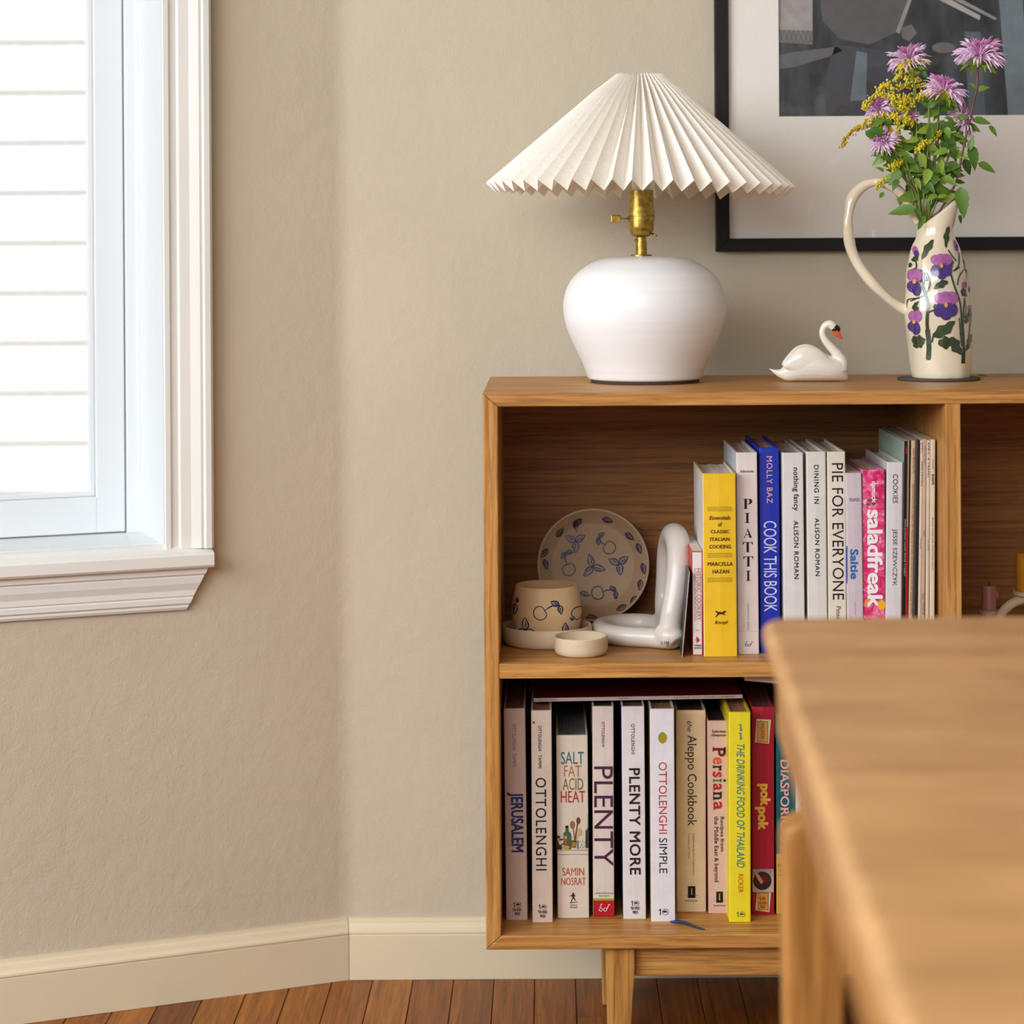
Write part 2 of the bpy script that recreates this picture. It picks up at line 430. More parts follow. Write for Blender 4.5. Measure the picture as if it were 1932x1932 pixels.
# neighbouring house seen through the window
nh = thing('neighbouring_house', 'white clapboard house wall seen outside through the window', 'house', (-1.6, 5.6, 0))
SID = flat((246, 247, 250), 0.7, name='siding_paint')
box('wall_backing', -1.6, 1.7, 0.03, 0.08, 0, 4.2, SID, nh)
sp = 94.6*5.6/F; z0 = P(0, 78, 5.6).z
k = 0
for i in range(-12, 20):
    zt = z0 - i*sp
    if zt - sp < 0 or zt > 3.2: continue
    prof = [(0.03, zt+0.004), (0.0052, zt+0.004), (-0.0005, zt-sp), (0.03, zt-sp)]
    extrude('clapboard', prof, -1.6, 1.7, SID, nh, plane='YZ')
yard = box('yard_ground', -6, 4, 3.5, 9, -0.5, -0.4, flat((150, 150, 140), 0.9, name='paving')); tag(yard, 'pale ground between the two houses', 'ground', kind='structure')

# ------------------------------------------------------------------ bookcase
D0 = 2.79; D1 = 3.168                 # front and back planes
z_top = P(1000, 741, D0).z; zsh = P(1000, 1252.4, D0).z; zsh_b = P(1000, 1280.3, D0).z; zb_t = P(1000, 1765.7, D0).z; z_bot = P(1000, 1792, D0).z
z_tb = P(1000, 767.2, D0).z
xl = P(910.5, 760, D0).x; xli = P(939.3, 780, D0).x; xd0 = P(1783.5, 770, D0).x; xd1 = P(1812.3, 770, D0).x
th = xli - xl; bay = xd0 - xli
xr = xl + 3*bay + 4*th
bc = thing('bookcase', 'low oak bookcase with open bays on tapered legs against the wall', 'bookcase', (xl, D0, 0))
def bcm(o): o.location = Vector(o.location) - Vector(bc.location); return o
def bbx(name, *a, **k): return bcm(box(name, *a, bc, **k))
tt = z_top - z_tb; tb2 = zb_t - z_bot
bv = 0.0016
bcm(bevel(extrude('top_panel', [(xl, z_top), (xr, z_top), (xr-th, z_tb), (xl+th, z_tb)], D0, D1, OAKX, bc), bv, 3))
bcm(bevel(extrude('bottom_panel', [(xl, z_bot), (xr, z_bot), (xr-th, zb_t), (xl+th, zb_t)], D0, D1, OAKX, bc), bv, 3))
bcm(bevel(extrude('side_panel', [(xl, z_bot), (xl+th, zb_t), (xl+th, z_tb), (xl, z_top)], D0, D1, OAKZ, bc), bv, 3))
bcm(bevel(extrude('side_panel', [(xr, z_bot), (xr-th, zb_t), (xr-th, z_tb), (xr, z_top)], D0, D1, OAKZ, bc), bv, 3))
bbx('divider', xd0, xd1, D0+0.0005, D1-0.01, zb_t, z_tb, OAKZ, bev=0.0008)
bbx('divider', xd1+bay, xd1+bay+th, D0+0.0005, D1-0.01, zb_t, z_tb, OAKZ, bev=0.0008)
for a in (xli, xd1, xd1+bay+th):
    bbx('shelf', a, a+bay, D0+0.0005, D1-0.01, zsh_b, zsh, OAKX, bev=0.0008)
YB = D1-0.012
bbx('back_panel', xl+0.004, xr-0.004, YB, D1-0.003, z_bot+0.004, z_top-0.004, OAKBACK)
# legs
lx0 = P(1143, 1800, D0+0.012).x; lx1 = P(1198, 1800, D0+0.012).x; lw = lx1-lx0
def leg(x0, mirror, y0, y1):
    w0, w1 = lw, lw*0.62
    if not mirror: pr = [(x0, z_bot), (x0+w0, z_bot), (x0+w0, z_bot-0.030), (x0+w1+0.003, 0), (x0+0.003, 0)]
    else: pr = [(x0, z_bot), (x0+w0, z_bot), (x0+w0-0.003, 0), (x0+w0-w1-0.003, 0), (x0, z_bot-0.03)]
    bcm(bevel(extrude('leg', pr, y0, y1, OAKZ, bc), 0.002, 2))
xe = xr - (lx0-xl) - lw
for (x0, mr) in ((lx0, False), (xe, True)):
    leg(x0, mr, D0+0.012, D0+0.050); leg(x0, mr, D1-0.05, D1-0.012)
zrail = P(1300, 1841, D0+0.025).z
bbx('rail', lx1, xe, D0+0.025, D0+0.045, zrail, z_bot, OAKX, bev=0.0015)
bbx('rail', lx1, xe, D1-0.045, D1-0.025, zrail, z_bot, OAKX, bev=0.0015)

# ------------------------------------------------------------------ books
def circ(cx, cy, r, n=20, ry=None): return [(cx+r*math.cos(2*math.pi*k/n), cy+(ry or r)*math.sin(2*math.pi*k/n)) for k in range(n)]
def ring(cx, cy, r, w, n=24):
    o = circ(cx, cy, r, n); i = circ(cx, cy, r-w, n)
    return o+i, [(k, (k+1) % n, n+(k+1) % n, n+k) for k in range(n)]
class Book:
    def __init__(s, name, label, cat_, z, tl, tr, bl_, br, yt, yb, dep, col, side=None, pages=(226, 214, 196), style='hard', group=None, rough=0.45, bulge=0.0004, mat=None, sidemat=None):
        xm = (bl_+br)/2; d = depth_on(xm, yb, z); s.s = d/F; s.yb = yb; s.yt = yt
        s.xm0 = (tl+tr)/2; s.xm1 = xm; s.T = ((tr-tl)+(br-bl_))/2*s.s; s.h = (yb-yt)*s.s
        a = P(xm, yb, d); b = P(s.xm0, yt, d)
        ang = math.atan2(b.x-a.x, b.z-a.z)
        e = thing(name, label, cat_, (a.x, d, z + abs(math.sin(ang))*s.T/2 + 0.0002), group, rot=(0, ang, 0)); s.e = e
        T, h = s.T, s.h; cm = mat or flat(col, rough, name='cover_%d_%d_%d' % tuple(col)); sm = sidemat or (flat(side, rough, name='cover_side_%d_%d_%d' % tuple(side)) if side else cm)
        if style == 'mag': c = 0.0003
        elif style == 'soft': c = 0.0005
        else: c = 0.0026
        c = min(c, T*0.2); rr = min(0.0015, T*0.2)
        s.front = -bulge
        o = [(-T/2, dep), (-T/2, rr), (-T/2+rr*0.3, rr*0.3), (-T/2+rr, 0), (0, -bulge), (T/2-rr, 0), (T/2-rr*0.3, rr*0.3), (T/2, rr), (T/2, dep), (T/2-c, dep), (T/2-c, rr+c), (-T/2+c, rr+c), (-T/2+c, dep)]
        cv = extrude('cover', o, 0, h, cm, e, plane='XY')
        cv.data.materials.append(sm)
        for p in cv.data.polygons:
            if abs(p.normal.x) > 0.9: p.material_index = 1
        inset = 0.0035 if style == 'hard' else 0.0002
        pm = flat(pages, 0.85, var=0.12, vscale=60, name='page_edges')
        fo = 0.005 if style == 'hard' else 0.0
        n = max(2, min(7, int(T/0.005)))
        mb = MB()
        for i in range(n):      # signatures, slightly uneven
            x0 = -T/2+c + (T-2*c)*i/n; x1 = x0+(T-2*c)/n
            dz_ = 0.0004*((i*7) % 3) if style == 'hard' else 0
            mb.box(x0+0.00005, x1-0.00005, rr+c, dep-fo-0.0003*((i*5) % 3), inset if style == 'hard' else 0.0002, h-inset-dz_)
        mb.build('page_block', pm, e)
        s.n = 0
    def loc(s, x, y):
        f = (y-s.yt)/(s.yb-s.yt); xm = s.xm0+(s.xm1-s.xm0)*f
        return (x-xm)*s.s, (s.yb-y)*s.s
    def text(s, t, x0, x1, y0, y1, col, v=True, bold=0.0, serif=False, shear=0.0, space=1.0, layer=0, name='lettering'):
        vs, fs = text_geo(t, bold, serif, shear, space)
        if not vs: return
        ax, bx = min(p[0] for p in vs), max(p[0] for p in vs); ay, by = min(p[1] for p in vs), max(p[1] for p in vs)
        X0, Z1 = s.loc((x0+x1)/2, (y0+y1)/2); hw = (x1-x0)/2*s.s; hh = (y1-y0)/2*s.s
        out = []
        Y = s.front-0.0003-0.0001*layer
        for (a, b, lz) in vs:
            fa = (a-ax)/max(1e-9, bx-ax); fb = (b-ay)/max(1e-9, by-ay)
            if v: out.append((X0-hw+fb*2*hw, Y-lz, Z1+hh-fa*2*hh))
            else: out.append((X0-hw+fa*2*hw, Y-lz, Z1-hh+fb*2*hh))
        mesh(name, out, fs, ink(col), s.e)
    def poly(s, pts, col, layer=0, name='emblem', faces=None, mat=None):
        Y = s.front-0.00022-0.0001*layer
        out = []
        for (x, y) in pts:
            a, b = s.loc(x, y); out.append((a, Y, b))
        mesh(name, out, faces or [tuple(range(len(pts)))], mat or ink(col), s.e)
    def rect(s, x0, x1, y0, y1, col, layer=0, name='printed_band', mat=None): s.poly([(x0, y0), (x1, y0), (x1, y1), (x0, y1)], col, layer, name, mat=mat)
    def ten(s, x, y, k, col, words=True, wcol=None):
        """the numeral-and-ring imprint: x,y = middle of the ring, k = ring radius in px"""
        pts, fc = ring(x, y, k, k*0.16); s.poly(pts, col, 1, 'imprint', fc)
        s.poly([(x-k*1.05, y-k*0.05), (x-k*0.3, y-k*0.55), (x+k*0.35, y-k*0.35), (x+k*0.6, y+k*0.1), (x-k*0.1, y+k*0.25), (x-k*0.6, y+k*0.15)], col, 1, 'imprint')
        s.rect(x-k*1.75, x-k*1.45, y-k, y+k, col, 1, 'imprint'); s.poly([(x-k*2.2, y-k*0.5), (x-k*1.6, y-k), (x-k*1.6, y-k*0.7), (x-k*2.1, y-k*0.25)], col, 1, 'imprint')
        if words:
            s.text('TEN SPEED', x-k*2.4, x+k*1.2, y+k*1.35, y+k*2.5, wcol or col, False, 0.03)
            s.text('PRESS', x-k*1.55, x+k*0.55, y+k*2.9, y+k*4.1, wcol or col, False, 0.03)
    def glasses(s, x, y, k, col):
        for dx in (-0.42, 0.28):
            pts, fc = ring(x+dx*k, y+0.15*k, k*0.3, k*0.09, 16); s.poly(pts, col, 2, 'imprint', fc)
        s.poly([(x-0.7*k, y+0.1*k), (x-0.35*k, y-0.75*k), (x-0.05*k, y-0.7*k), (x-0.3*k, y-0.6*k), (x-0.6*k, y+0.15*k)], col, 2, 'imprint')
        s.poly([(x+0.5*k, y+0.05*k), (x+0.85*k, y-0.7*k), (x+1.05*k, y-0.6*k), (x+1.0*k, y-0.5*k), (x+0.88*k, y-0.55*k), (x+0.58*k, y+0.15*k)], col, 2, 'imprint')

UP, LO = zsh, zb_t
GU, GL = 'cookbooks on the upper shelf', 'cookbooks on the lower shelf'
BK = (24, 20, 20)
# --- upper shelf
b = Book('booklet', 'thin white booklet leaning against the small red and white cookbook', 'booklet', UP, 1300.2, 1301.6, 1286.4, 1287.8, 1079, 1240, 0.13, (225, 222, 215), side=(44, 42, 44), style='mag')
b = Book('cookbook', 'slim red and white cookbook, shortest on the upper shelf', 'book', UP, 1305.6, 1325.0, 1307.4, 1326.0, 1039.5, 1237, 0.15, (222, 216, 212), side=(196, 62, 48), style='soft', group=GU)
b.rect(1305.8, 1325.2, 1039.5, 1042, (214, 72, 48)); b.rect(1306.5, 1326, 1234.8, 1236.9, (206, 60, 44)); b.rect(1324.0, 1325.4, 1042, 1235, (190, 60, 50))
b.text('HISTORIC COOKERY', 1314.6, 1322.4, 1072, 1171, (186, 70, 62), serif=True); b.text('AUTHENTIC NEW MEXICAN FOOD', 1309.4, 1313.4, 1072, 1172, (190, 86, 78))
b.text('Gilbert', 1310.5, 1320, 1187.5, 1190.5, (190, 110, 100), False)
b.poly([(1311, 1207), (1314.5, 1206), (1312.5, 1200.5), (1318, 1204), (1320.5, 1208.5), (1318, 1211), (1313, 1214), (1314.5, 1209.5)], (192, 44, 40))
b.text('GIBBS', 1309.5, 1323, 1216, 1219.5, (70, 60, 60), False, 0.02); b.text('SMITH', 1309.5, 1323, 1221, 1224.5, (70, 60, 60), False, 0.02)
b = Book('cookbook', 'thick yellow cookbook with small black centred title', 'book', UP, 1324.5, 1388.8, 1329.3, 1390.5, 893.5, 1238.8, 0.17, (236, 190, 30), side=(228, 224, 214), group=GU, bulge=0.001)
for yy in (957, 960.4, 963.6, 1044.4, 1047.6, 1050.8, 1091, 1094.2, 1097.4): b.rect(1334, 1381.5, yy-0.35, yy+0.35, (90, 70, 20))
Q = (58, 40, 12)
b.text('Essentials', 1338, 1378, 973.3, 980.6, Q, False, 0.015, True, 0.25); b.text('of', 1354.3, 1362.5, 985, 993.4, Q, False, 0.015, True, 0.25)
b.text('CLASSIC', 1340.5, 1375.6, 1000, 1006.2, Q, False, 0.02, True); b.text('ITALIAN', 1339, 1377, 1014.3, 1020.4, Q, False, 0.02, True); b.text('COOKING', 1338, 1378.6, 1028, 1034.8, Q, False, 0.02, True)
b.text('MARCELLA', 1334.5, 1383, 1060.7, 1067.5, Q, False, 0.02, True); b.text('HAZAN', 1343.5, 1375.8, 1075, 1081.8, Q, False, 0.02, True)
b.poly([(1348.5, 1154), (1351, 1152), (1354, 1154), (1362, 1155), (1366, 1152.5), (1371.5, 1153), (1368, 1155), (1366, 1158), (1369, 1162), (1364.5, 1159.5), (1357, 1159), (1352, 1163), (1350.5, 1166), (1349.8, 1163), (1353.5, 1158), (1351.5, 1155.5)], Q)
b.text('Knopf', 1348, 1373.6, 1171, 1179, Q, False, 0.015, True, 0.25)
b = Book('cookbook', 'pinkish white cookbook with tall stacked black serif capitals', 'book', UP, 1388.6, 1428.6, 1393, 1432.2, 854, 1234, 0.20, (226, 212, 206), side=(205, 212, 222), group=GU)
b.text('Adimando', 1395.6, 1422, 887, 891.6, (60, 50, 50), False, 0.01, True)
for ch, r in (('P', (1402, 1418.8, 941.2, 960.4)), ('I', (1405, 1414.6, 968, 987)), ('A', (1402, 1419.4, 996.7, 1014.6)), ('T', (1401, 1420, 1023, 1042)), ('T', (1402.5, 1421, 1050, 1069)), ('I', (1407, 1416, 1077, 1096))):
    x0, x1, y0, y1 = r; w_ = x1-x0; h_ = y1-y0
    if ch == 'I': P_ = [[(x0, y0), (x1, y0), (x1, y0+1), (x0+w_*.72, y0+1.2), (x0+w_*.72, y1-1.2), (x1, y1-1), (x1, y1), (x0, y1), (x0, y1-1), (x0+w_*.28, y1-1.2), (x0+w_*.28, y0+1.2), (x0, y0+1)]]
    elif ch == 'T': P_ = [[(x0, y0), (x1, y0), (x1, y0+5), (x1-0.8, y0+5), (x1-3, y0+1), (x0+w_*.62, y0+1), (x0+w_*.62, y1-1), (x0+w_*.74, y1), (x0+w_*.26, y1), (x0+w_*.38, y1-1), (x0+w_*.38, y0+1), (x0+3, y0+1), (x0+0.8, y0+5), (x0, y0+5)]]
    elif ch == 'A': P_ = [[(x0+w_*.5, y0), (x0+w_*.92, y1-1), (x1, y1), (x0+w_*.55, y1), (x0+w_*.66, y1-1), (x0+w_*.47, y0+4)], [(x0+w_*.5, y0), (x0+w_*.47, y0+3), (x0+w_*.2, y1-1), (x0+w_*.3, y1), (x0, y1), (x0+w_*.14, y1-1)], [(x0+w_*.28, y0+h_*.66), (x0+w_*.66, y0+h_*.66), (x0+w_*.66, y0+h_*.72), (x0+w_*.26, y0+h_*.72)]]
    else: P_ = [[(x0, y0), (x0+w_*.42, y0), (x0+w_*.42, y1-1), (x0+w_*.56, y1), (x0, y1), (x0+w_*.14, y1-1), (x0+w_*.14, y0+1), (x0, y0+1)],
                [(x0+w_*.4, y0), (x0+w_*.75, y0), (x1, y0+h_*.14), (x1, y0+h_*.38), (x0+w_*.75, y0+h_*.54), (x0+w_*.4, y0+h_*.54), (x0+w_*.4, y0+h_*.49), (x0+w_*.62, y0+h_*.49), (x0+w_*.7, y0+h_*.36), (x0+w_*.7, y0+h_*.14), (x0+w_*.6, y0+h_*.05), (x0+w_*.4, y0+h_*.05)]]
    for q in P_: b.poly(q, BK, 1, 'lettering')
b.text('CHRONICLE BOOKS', 1410, 1413, 1139, 1190, (70, 60, 60), bold=0.01, space=1.7)
b.glasses(1411.5, 1216, 8.5, (50, 44, 44)); b.rect(1392.4, 1431.6, 1191, 1191.6, (196, 180, 176))
b = Book('cookbook', 'royal blue cookbook with thin pale lettering', 'book', UP, 1432.2, 1469.5, 1435, 1472.3, 845, 1231.7, 0.20, (16, 44, 168), group=GU, pages=(205, 170, 150))
b.text('MOLLY BAZ', 1446.4, 1457.4, 861, 949.5, (232, 170, 150), bold=0.005, space=1.15)
b.text('COOK THIS BOOK', 1441, 1465.5, 983.3, 1154, (205, 205, 235), bold=-0.012, space=0.95)
b.text('Potter', 1445, 1452, 1208, 1213, (200, 200, 230), False)
b = Book('cookbook', 'white cookbook with bold lowercase title beside the blue one', 'book', UP, 1476.2, 1515, 1479.5, 1519.6, 854.5, 1234, 0.20, (218, 214, 210), group=GU, style='hard')
b.text('nothing fancy', 1494, 1507, 882.4, 963.8, (30, 30, 34), bold=0.018, space=1.06); b.text('ALISON ROMAN', 1497.6, 1506.4, 982.4, 1092.4, (30, 30, 34), bold=0.014, space=1.12)
b = Book('cookbook', 'white cookbook with spaced bold capitals, second of the white pair', 'book', UP, 1521, 1558, 1524.8, 1561.8, 852.5, 1233.5, 0.20, (218, 215, 208), group=GU)
b.text('DINING IN', 1535.6, 1544.6, 877.6, 950.7, (30, 30, 34), bold=0.014, space=1.18); b.text('ALISON ROMAN', 1537.6, 1546, 977.6, 1087, (30, 30, 34), bold=0.014, space=1.12)
b = Book('cookbook', 'cream cookbook with large thin black capitals down its whole spine', 'book', UP, 1560.8, 1594.4, 1562.8, 1598, 852.5, 1233, 0.20, (224, 214, 198), group=GU)
b.text('PIE FOR EVERYONE', 1570, 1591.3, 874, 1131.7, BK, bold=0.0, space=1.03); b.text('Petee', 1577.6, 1586, 1143.6, 1168.6, (50, 45, 45), serif=True)
b = Book('cookbook', 'pale lilac cookbook with a short bright blue title', 'book', UP, 1595.8, 1625.2, 1599.4, 1630.4, 893, 1234, 0.18, (204, 192, 200), group=GU, style='soft')
b.rect(1596.2, 1598.4, 1030, 1100, (40, 96, 170)); b.text('FIDANZA', 1602.4, 1621.8, 939.8, 946.3, (80, 74, 80), False, 0.0)
b.text('Saltie', 1604, 1619, 1036, 1093, (42, 104, 178), bold=0.03); b.text('CHRONICLE', 1612, 1614.6, 1134, 1160, (90, 84, 90), space=1.5)
# the pink cover: a printed photograph of sliced fruit and leaves
pm_, nt, bs = newmat('pink_printed_cover')
vv = coords(nt, (1, 1, 1)); na = ntex(nt, vv, 70, 6, 0.65, 1.2); nb_ = ntex(nt, vv, 22, 3, 0.5, 0.8)
ca = ramp(nt, na, [(0.34, srgb(190, 24, 92)), (0.47, srgb(226, 60, 122)), (0.56, srgb(236, 110, 160)), (0.66, srgb(246, 210, 222))])
cb = ramp(nt, nb_, [(0.0, (1, 1, 1, 1)), (0.7, (1, 1, 1, 1)), (0.78, srgb(236, 150, 60))])
nt.links.new(mix(nt, 1.0, ca, cb, 'MULTIPLY'), bs.inputs['Base Color']); bs.inputs['Roughness'].default_value = 0.35
b = Book('cookbook', 'hot pink patterned cookbook with big white lowercase title', 'book', UP, 1626.2, 1669.6, 1629.5, 1670, 886, 1233, 0.19, (220, 60, 120), mat=pm_, sidemat=flat((214, 150, 186), 0.4, name='pink_side'), group=GU)
for (px_, py_, r_) in ((1642, 944, 5), (1649, 951, 4.5), (1638, 952, 4), (1655, 940, 3.5), (1663, 1130, 0)):
    if r_: b.poly([(px_-r_*1.5, py_), (px_-r_*.2, py_-r_*.7), (px_+r_*1.2, py_-r_*.3), (px_, py_+r_*.6)], (86, 92, 50), 0, 'printed_leaf')
b.poly(circ(1663, 1142, 8, 16, 9), (236, 176, 40), 0, 'printed_fruit'); b.poly(circ(1637, 1138, 6, 14, 8), (238, 150, 60), 0, 'printed_fruit')
b.text('damuck', 1644.5, 1653.8, 908, 947.4, (245, 235, 238), bold=0.02, layer=2); b.text('saladfreak', 1636, 1665.5, 961.5, 1146, (246, 240, 240), bold=0.035, layer=2)
b = Book('cookbook', 'white cookbook with plain black capitals beside the pink one', 'book', UP, 1672.8, 1704.4, 1669.6+1.2, 1699.4, 872.4, 1233, 0.19, (214, 212, 214), group=GU, style='hard')
b.text('COOKIES', 1684.4, 1693.6, 895, 949.6, (40, 40, 44), bold=0.0); b.text('JESSE SZEWCZYK', 1681.9, 1692, 998.5, 1106, (40, 40, 44), bold=0.0)
GM = 'magazines at the right end of the upper shelf'
def mag(label, tl, tr, bl_, br, yt, col, texts=(), side=None, dep=0.215):
    q = Book('magazine', label, 'magazine', UP, tl, tr, bl_, br, yt, 1232.5, dep, col, side=side, style='mag', group=GM, rough=0.3, bulge=0.0001, pages=(215, 205, 190))
    for a in texts: q.text(*a[:6], **(a[6] if len(a) > 6 else {}))
    return q
mag('black-spined magazine with pale green cover, leftmost of the magazines', 1705.4, 1712.6, 1699.8, 1707.4, 832.5, (24, 20, 22), [('TIME', 1707.4, 1711.4, 843, 857, (190, 40, 60)), ('MARIJUANA GOES MAIN STREET', 1705, 1708.6, 980, 1087.6, (200, 192, 180), dict(space=1.2))], side=(168, 188, 170))
q = mag('thin tan magazine turning red lower down its spine', 1713.0, 1716.0, 1708.0, 1711.6, 830.5, (150, 124, 100)); q.rect(1708, 1713, 995, 1225, (150, 28, 30))
mag('beige magazine printed with tiny brown capitals', 1719.6, 1727.4, 1713.0, 1720.2, 831.5, (202, 178, 146), [('edible BROOKLYN', 1721.8, 1726.2, 846, 893, (120, 90, 70)), ("FERMENTATION STATION \u2022 A QUEER VILLAGE \u2022 PERSONALIZED PET FOOD \u2022 THE NORTHEAST'S NATURAL WINE \u2022 REMIXING THE MARTINI", 1718.2, 1722.2, 914, 1160, (90, 70, 56))])
mag('charcoal grey magazine among the pale ones', 1727.8, 1731.6, 1721.0, 1726.4, 829.5, (74, 66, 66), side=(110, 104, 104))
mag('dark slab standing in for the shaded gap among the magazines', 1732.2, 1735.8, 1727.0, 1730.2, 836, (26, 22, 22))  # dark slab put where only shade lies between the magazines
mag('ivory magazine with dotted black capitals beside the dark gap slab', 1736.6, 1742.4, 1731.0, 1736.6, 831, (214, 200, 176), [('APRIL', 1738, 1741, 835, 855, (60, 50, 44), dict(bold=0.02, space=1.6)), ('HEALTHYISH', 1737.6, 1740.8, 871, 917, (50, 44, 40), dict(bold=0.02, space=1.5)), ('bon app\u00e9tit', 1734.6, 1738.0, 1017, 1036, (70, 60, 52))])
mag('dusty pink magazine between two ivory ones', 1742.6, 1748.0, 1737.2, 1744.0, 829, (196, 170, 152), [('edible New Mexico', 1743.6, 1746.6, 841, 878, (120, 80, 70)), ('TERRA', 1742.0, 1744.8, 1000.6, 1012.6, (100, 70, 60)), ('FALL \u00b7 ISSUE 68', 1739.8, 1743, 1120, 1160, (110, 80, 70))])
q = mag('ivory magazine with a small red dot near its top', 1748.8, 1755.0, 1745.4, 1752.4, 831, (212, 198, 174), [('APRIL', 1750.2, 1753.2, 835, 858, (60, 50, 44), dict(bold=0.02, space=1.6)), ('TRAVEL', 1750, 1753, 873.5, 900.6, (60, 50, 44), dict(bold=0.02, space=1.6)), ('bon app\u00e9tit', 1749.4, 1752.4, 1019, 1038.6, (70, 60, 52))])
q.poly(circ(1751.8, 866.3, 1.6, 12), (200, 40, 50))
mag('ivory magazine against the bookcase divider, rightmost', 1755.8, 1764.6, 1753.4, 1763.4, 830, (216, 204, 182), [('bon app\u00e9tit', 1758.4, 1762.0, 867, 885.4, (70, 60, 52)), ('ROASTS', 1757.6, 1762, 895, 915, (30, 26, 24), dict(bold=0.04)), ('BRAISES STEWS AND EVERYTHING MEATY', 1758, 1760.6, 976.7, 1076, (60, 50, 44), dict(bold=0.01, space=1.4))])

# --- lower shelf
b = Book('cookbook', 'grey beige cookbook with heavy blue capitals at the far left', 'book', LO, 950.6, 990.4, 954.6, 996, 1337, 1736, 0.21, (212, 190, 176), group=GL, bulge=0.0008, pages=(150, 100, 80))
b.text('OTTOLENGHI \u00b7 TAMIMI', 966.6, 973.6, 1366.3, 1447, (120, 90, 90), bold=0.0, space=1.1); b.text('JERUSALEM', 957, 988, 1495, 1608, (52, 62, 112), bold=0.035)
b.ten(978.5, 1707, 4.8, (60, 44, 36))
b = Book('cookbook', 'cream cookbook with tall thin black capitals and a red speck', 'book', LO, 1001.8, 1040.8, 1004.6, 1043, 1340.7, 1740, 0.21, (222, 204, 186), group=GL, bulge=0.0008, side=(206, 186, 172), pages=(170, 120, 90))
b.text('OTTOLENGHI \u00b7 TAMIMI', 1015.3, 1021.8, 1369.4, 1449.4, (40, 30, 28), bold=0.02, space=1.1); b.text('OTTOLENGHI', 1010.6, 1030.8, 1467.2, 1642, (30, 24, 24), bold=0.004, space=1.15)
b.ten(1026.5, 1711, 4.9, (50, 40, 40)); b.poly(circ(1007, 1363, 2.2, 12), (130, 40, 36))
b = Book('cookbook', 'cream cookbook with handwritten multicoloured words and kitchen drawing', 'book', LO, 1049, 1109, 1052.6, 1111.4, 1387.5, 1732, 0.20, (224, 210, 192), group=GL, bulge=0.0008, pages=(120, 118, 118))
b.text('SALT', 1058.2, 1101.4, 1418.3, 1441.6, (42, 112, 116), False, 0.0); b.text('FAT', 1064, 1096, 1444, 1465.3, (196, 120, 46), False, 0.0)
b.text('ACID', 1061.6, 1100, 1468, 1490.5, (126, 122, 34), False, 0.0); b.text('HEAT', 1058, 1103.5, 1492.3, 1514, (176, 44, 34), False, 0.0)
K = lambda X, Y: (1040+X/16.1, 1500+Y/16.1)
def kp(pts, col, l=1, n='printed_drawing'): b.poly([K(*p) for p in pts], col, l, n)
kp([(430, 930), (520, 920), (525, 1090), (590, 1150), (620, 1250), (620, 1620), (560, 1660), (400, 1600), (370, 1480), (370, 1150), (430, 1100)], (70, 100, 78))
kp([(430, 930), (520, 920), (522, 1000), (430, 1000)], (34, 36, 30), 2)
kp([(395, 1240), (480, 1240), (480, 1400), (395, 1400)], (210, 150, 70), 2); kp([(410, 1320), (475, 1320), (475, 1480), (410, 1480)], (190, 72, 62), 3)
for cx, cy, rx, ry, cl in ((645, 905, 80, 120, (150, 110, 62)), (820, 780, 62, 105, (112, 66, 38)), (850, 1120, 75, 120, (206, 172, 120))):
    b.poly([K(cx+rx*math.cos(t*0.4), cy+ry*math.sin(t*0.4)) for t in range(16)], cl, 1, 'printed_drawing')
kp([(655, 1010), (690, 1010), (735, 1380), (690, 1380)], (150, 110, 62)); kp([(775, 870), (810, 880), (745, 1380), (705, 1380)], (112, 66, 38)); kp([(800, 1180), (830, 1200), (760, 1390), (730, 1390)], (206, 172, 120), 2)
kp([(610, 1370), (760, 1370), (765, 1400), (750, 1600), (640, 1600), (615, 1400)], (120, 84, 44), 2); kp([(640, 1440), (740, 1440), (735, 1560), (650, 1560)], (190, 130, 60), 3)
kp([(830, 1340), (1030, 1340), (1040, 1640), (840, 1640)], (214, 208, 180), 1); kp([(780, 1380), (835, 1380), (835, 1640), (780, 1640)], (110, 116, 110), 1)
for a_, c_ in ((880, 1420), (950, 1400), (1000, 1440), (930, 1500), (880, 1590), (960, 1590), (1010, 1560), (920, 1540)): kp([(a_-22, c_), (a_, c_-16), (a_+22, c_), (a_, c_+16)], (50, 56, 50), 2)
b.poly([K(450+105*math.cos(t*0.4), 1590+65*math.sin(t*0.4)) for t in range(16)], (214, 150, 46), 3, 'printed_drawing')
kp([(1040, 1100), (1110, 1000), (1115, 560), (1140, 560), (1140, 1620), (1040, 1600)], (58, 62, 52)); kp([(150, 1130), (175, 1210), (280, 1260), (260, 1310), (180, 1310), (200, 1380), (240, 1500), (330, 1560), (320, 1650), (150, 1650)], (70, 36, 24))
kp([(230, 1340), (370, 1320), (370, 1360), (240, 1380)], (70, 36, 24)); kp([(260, 1520), (370, 1455), (375, 1490), (280, 1550)], (70, 36, 24))
b.rect(1051.2, 1109.8, 1603.6, 1604.6, (150, 130, 116)); b.rect(1051.2, 1109.8, 1611.5, 1612.4, (130, 110, 100))
b.text('SAMIN', 1060.8, 1101.7, 1637, 1652, (186, 82, 34), False, 0.0); b.text('NOSRAT', 1058.7, 1104.8, 1655.7, 1669.8, (186, 82, 34), False, 0.0)
b.poly([(1080, 1684.5), (1083, 1684), (1083.5, 1688), (1086, 1690.5), (1083, 1692.5), (1087, 1700), (1083.5, 1698.5), (1081.5, 1694.5), (1078, 1702), (1076.8, 1701), (1080, 1692.5), (1078, 1690), (1074.5, 1692), (1074.5, 1690.5), (1079, 1688)], (50, 40, 34))
b.poly([(1074.5, 1702.5), (1090, 1701), (1090, 1702), (1076, 1704.4)], (90, 76, 66))
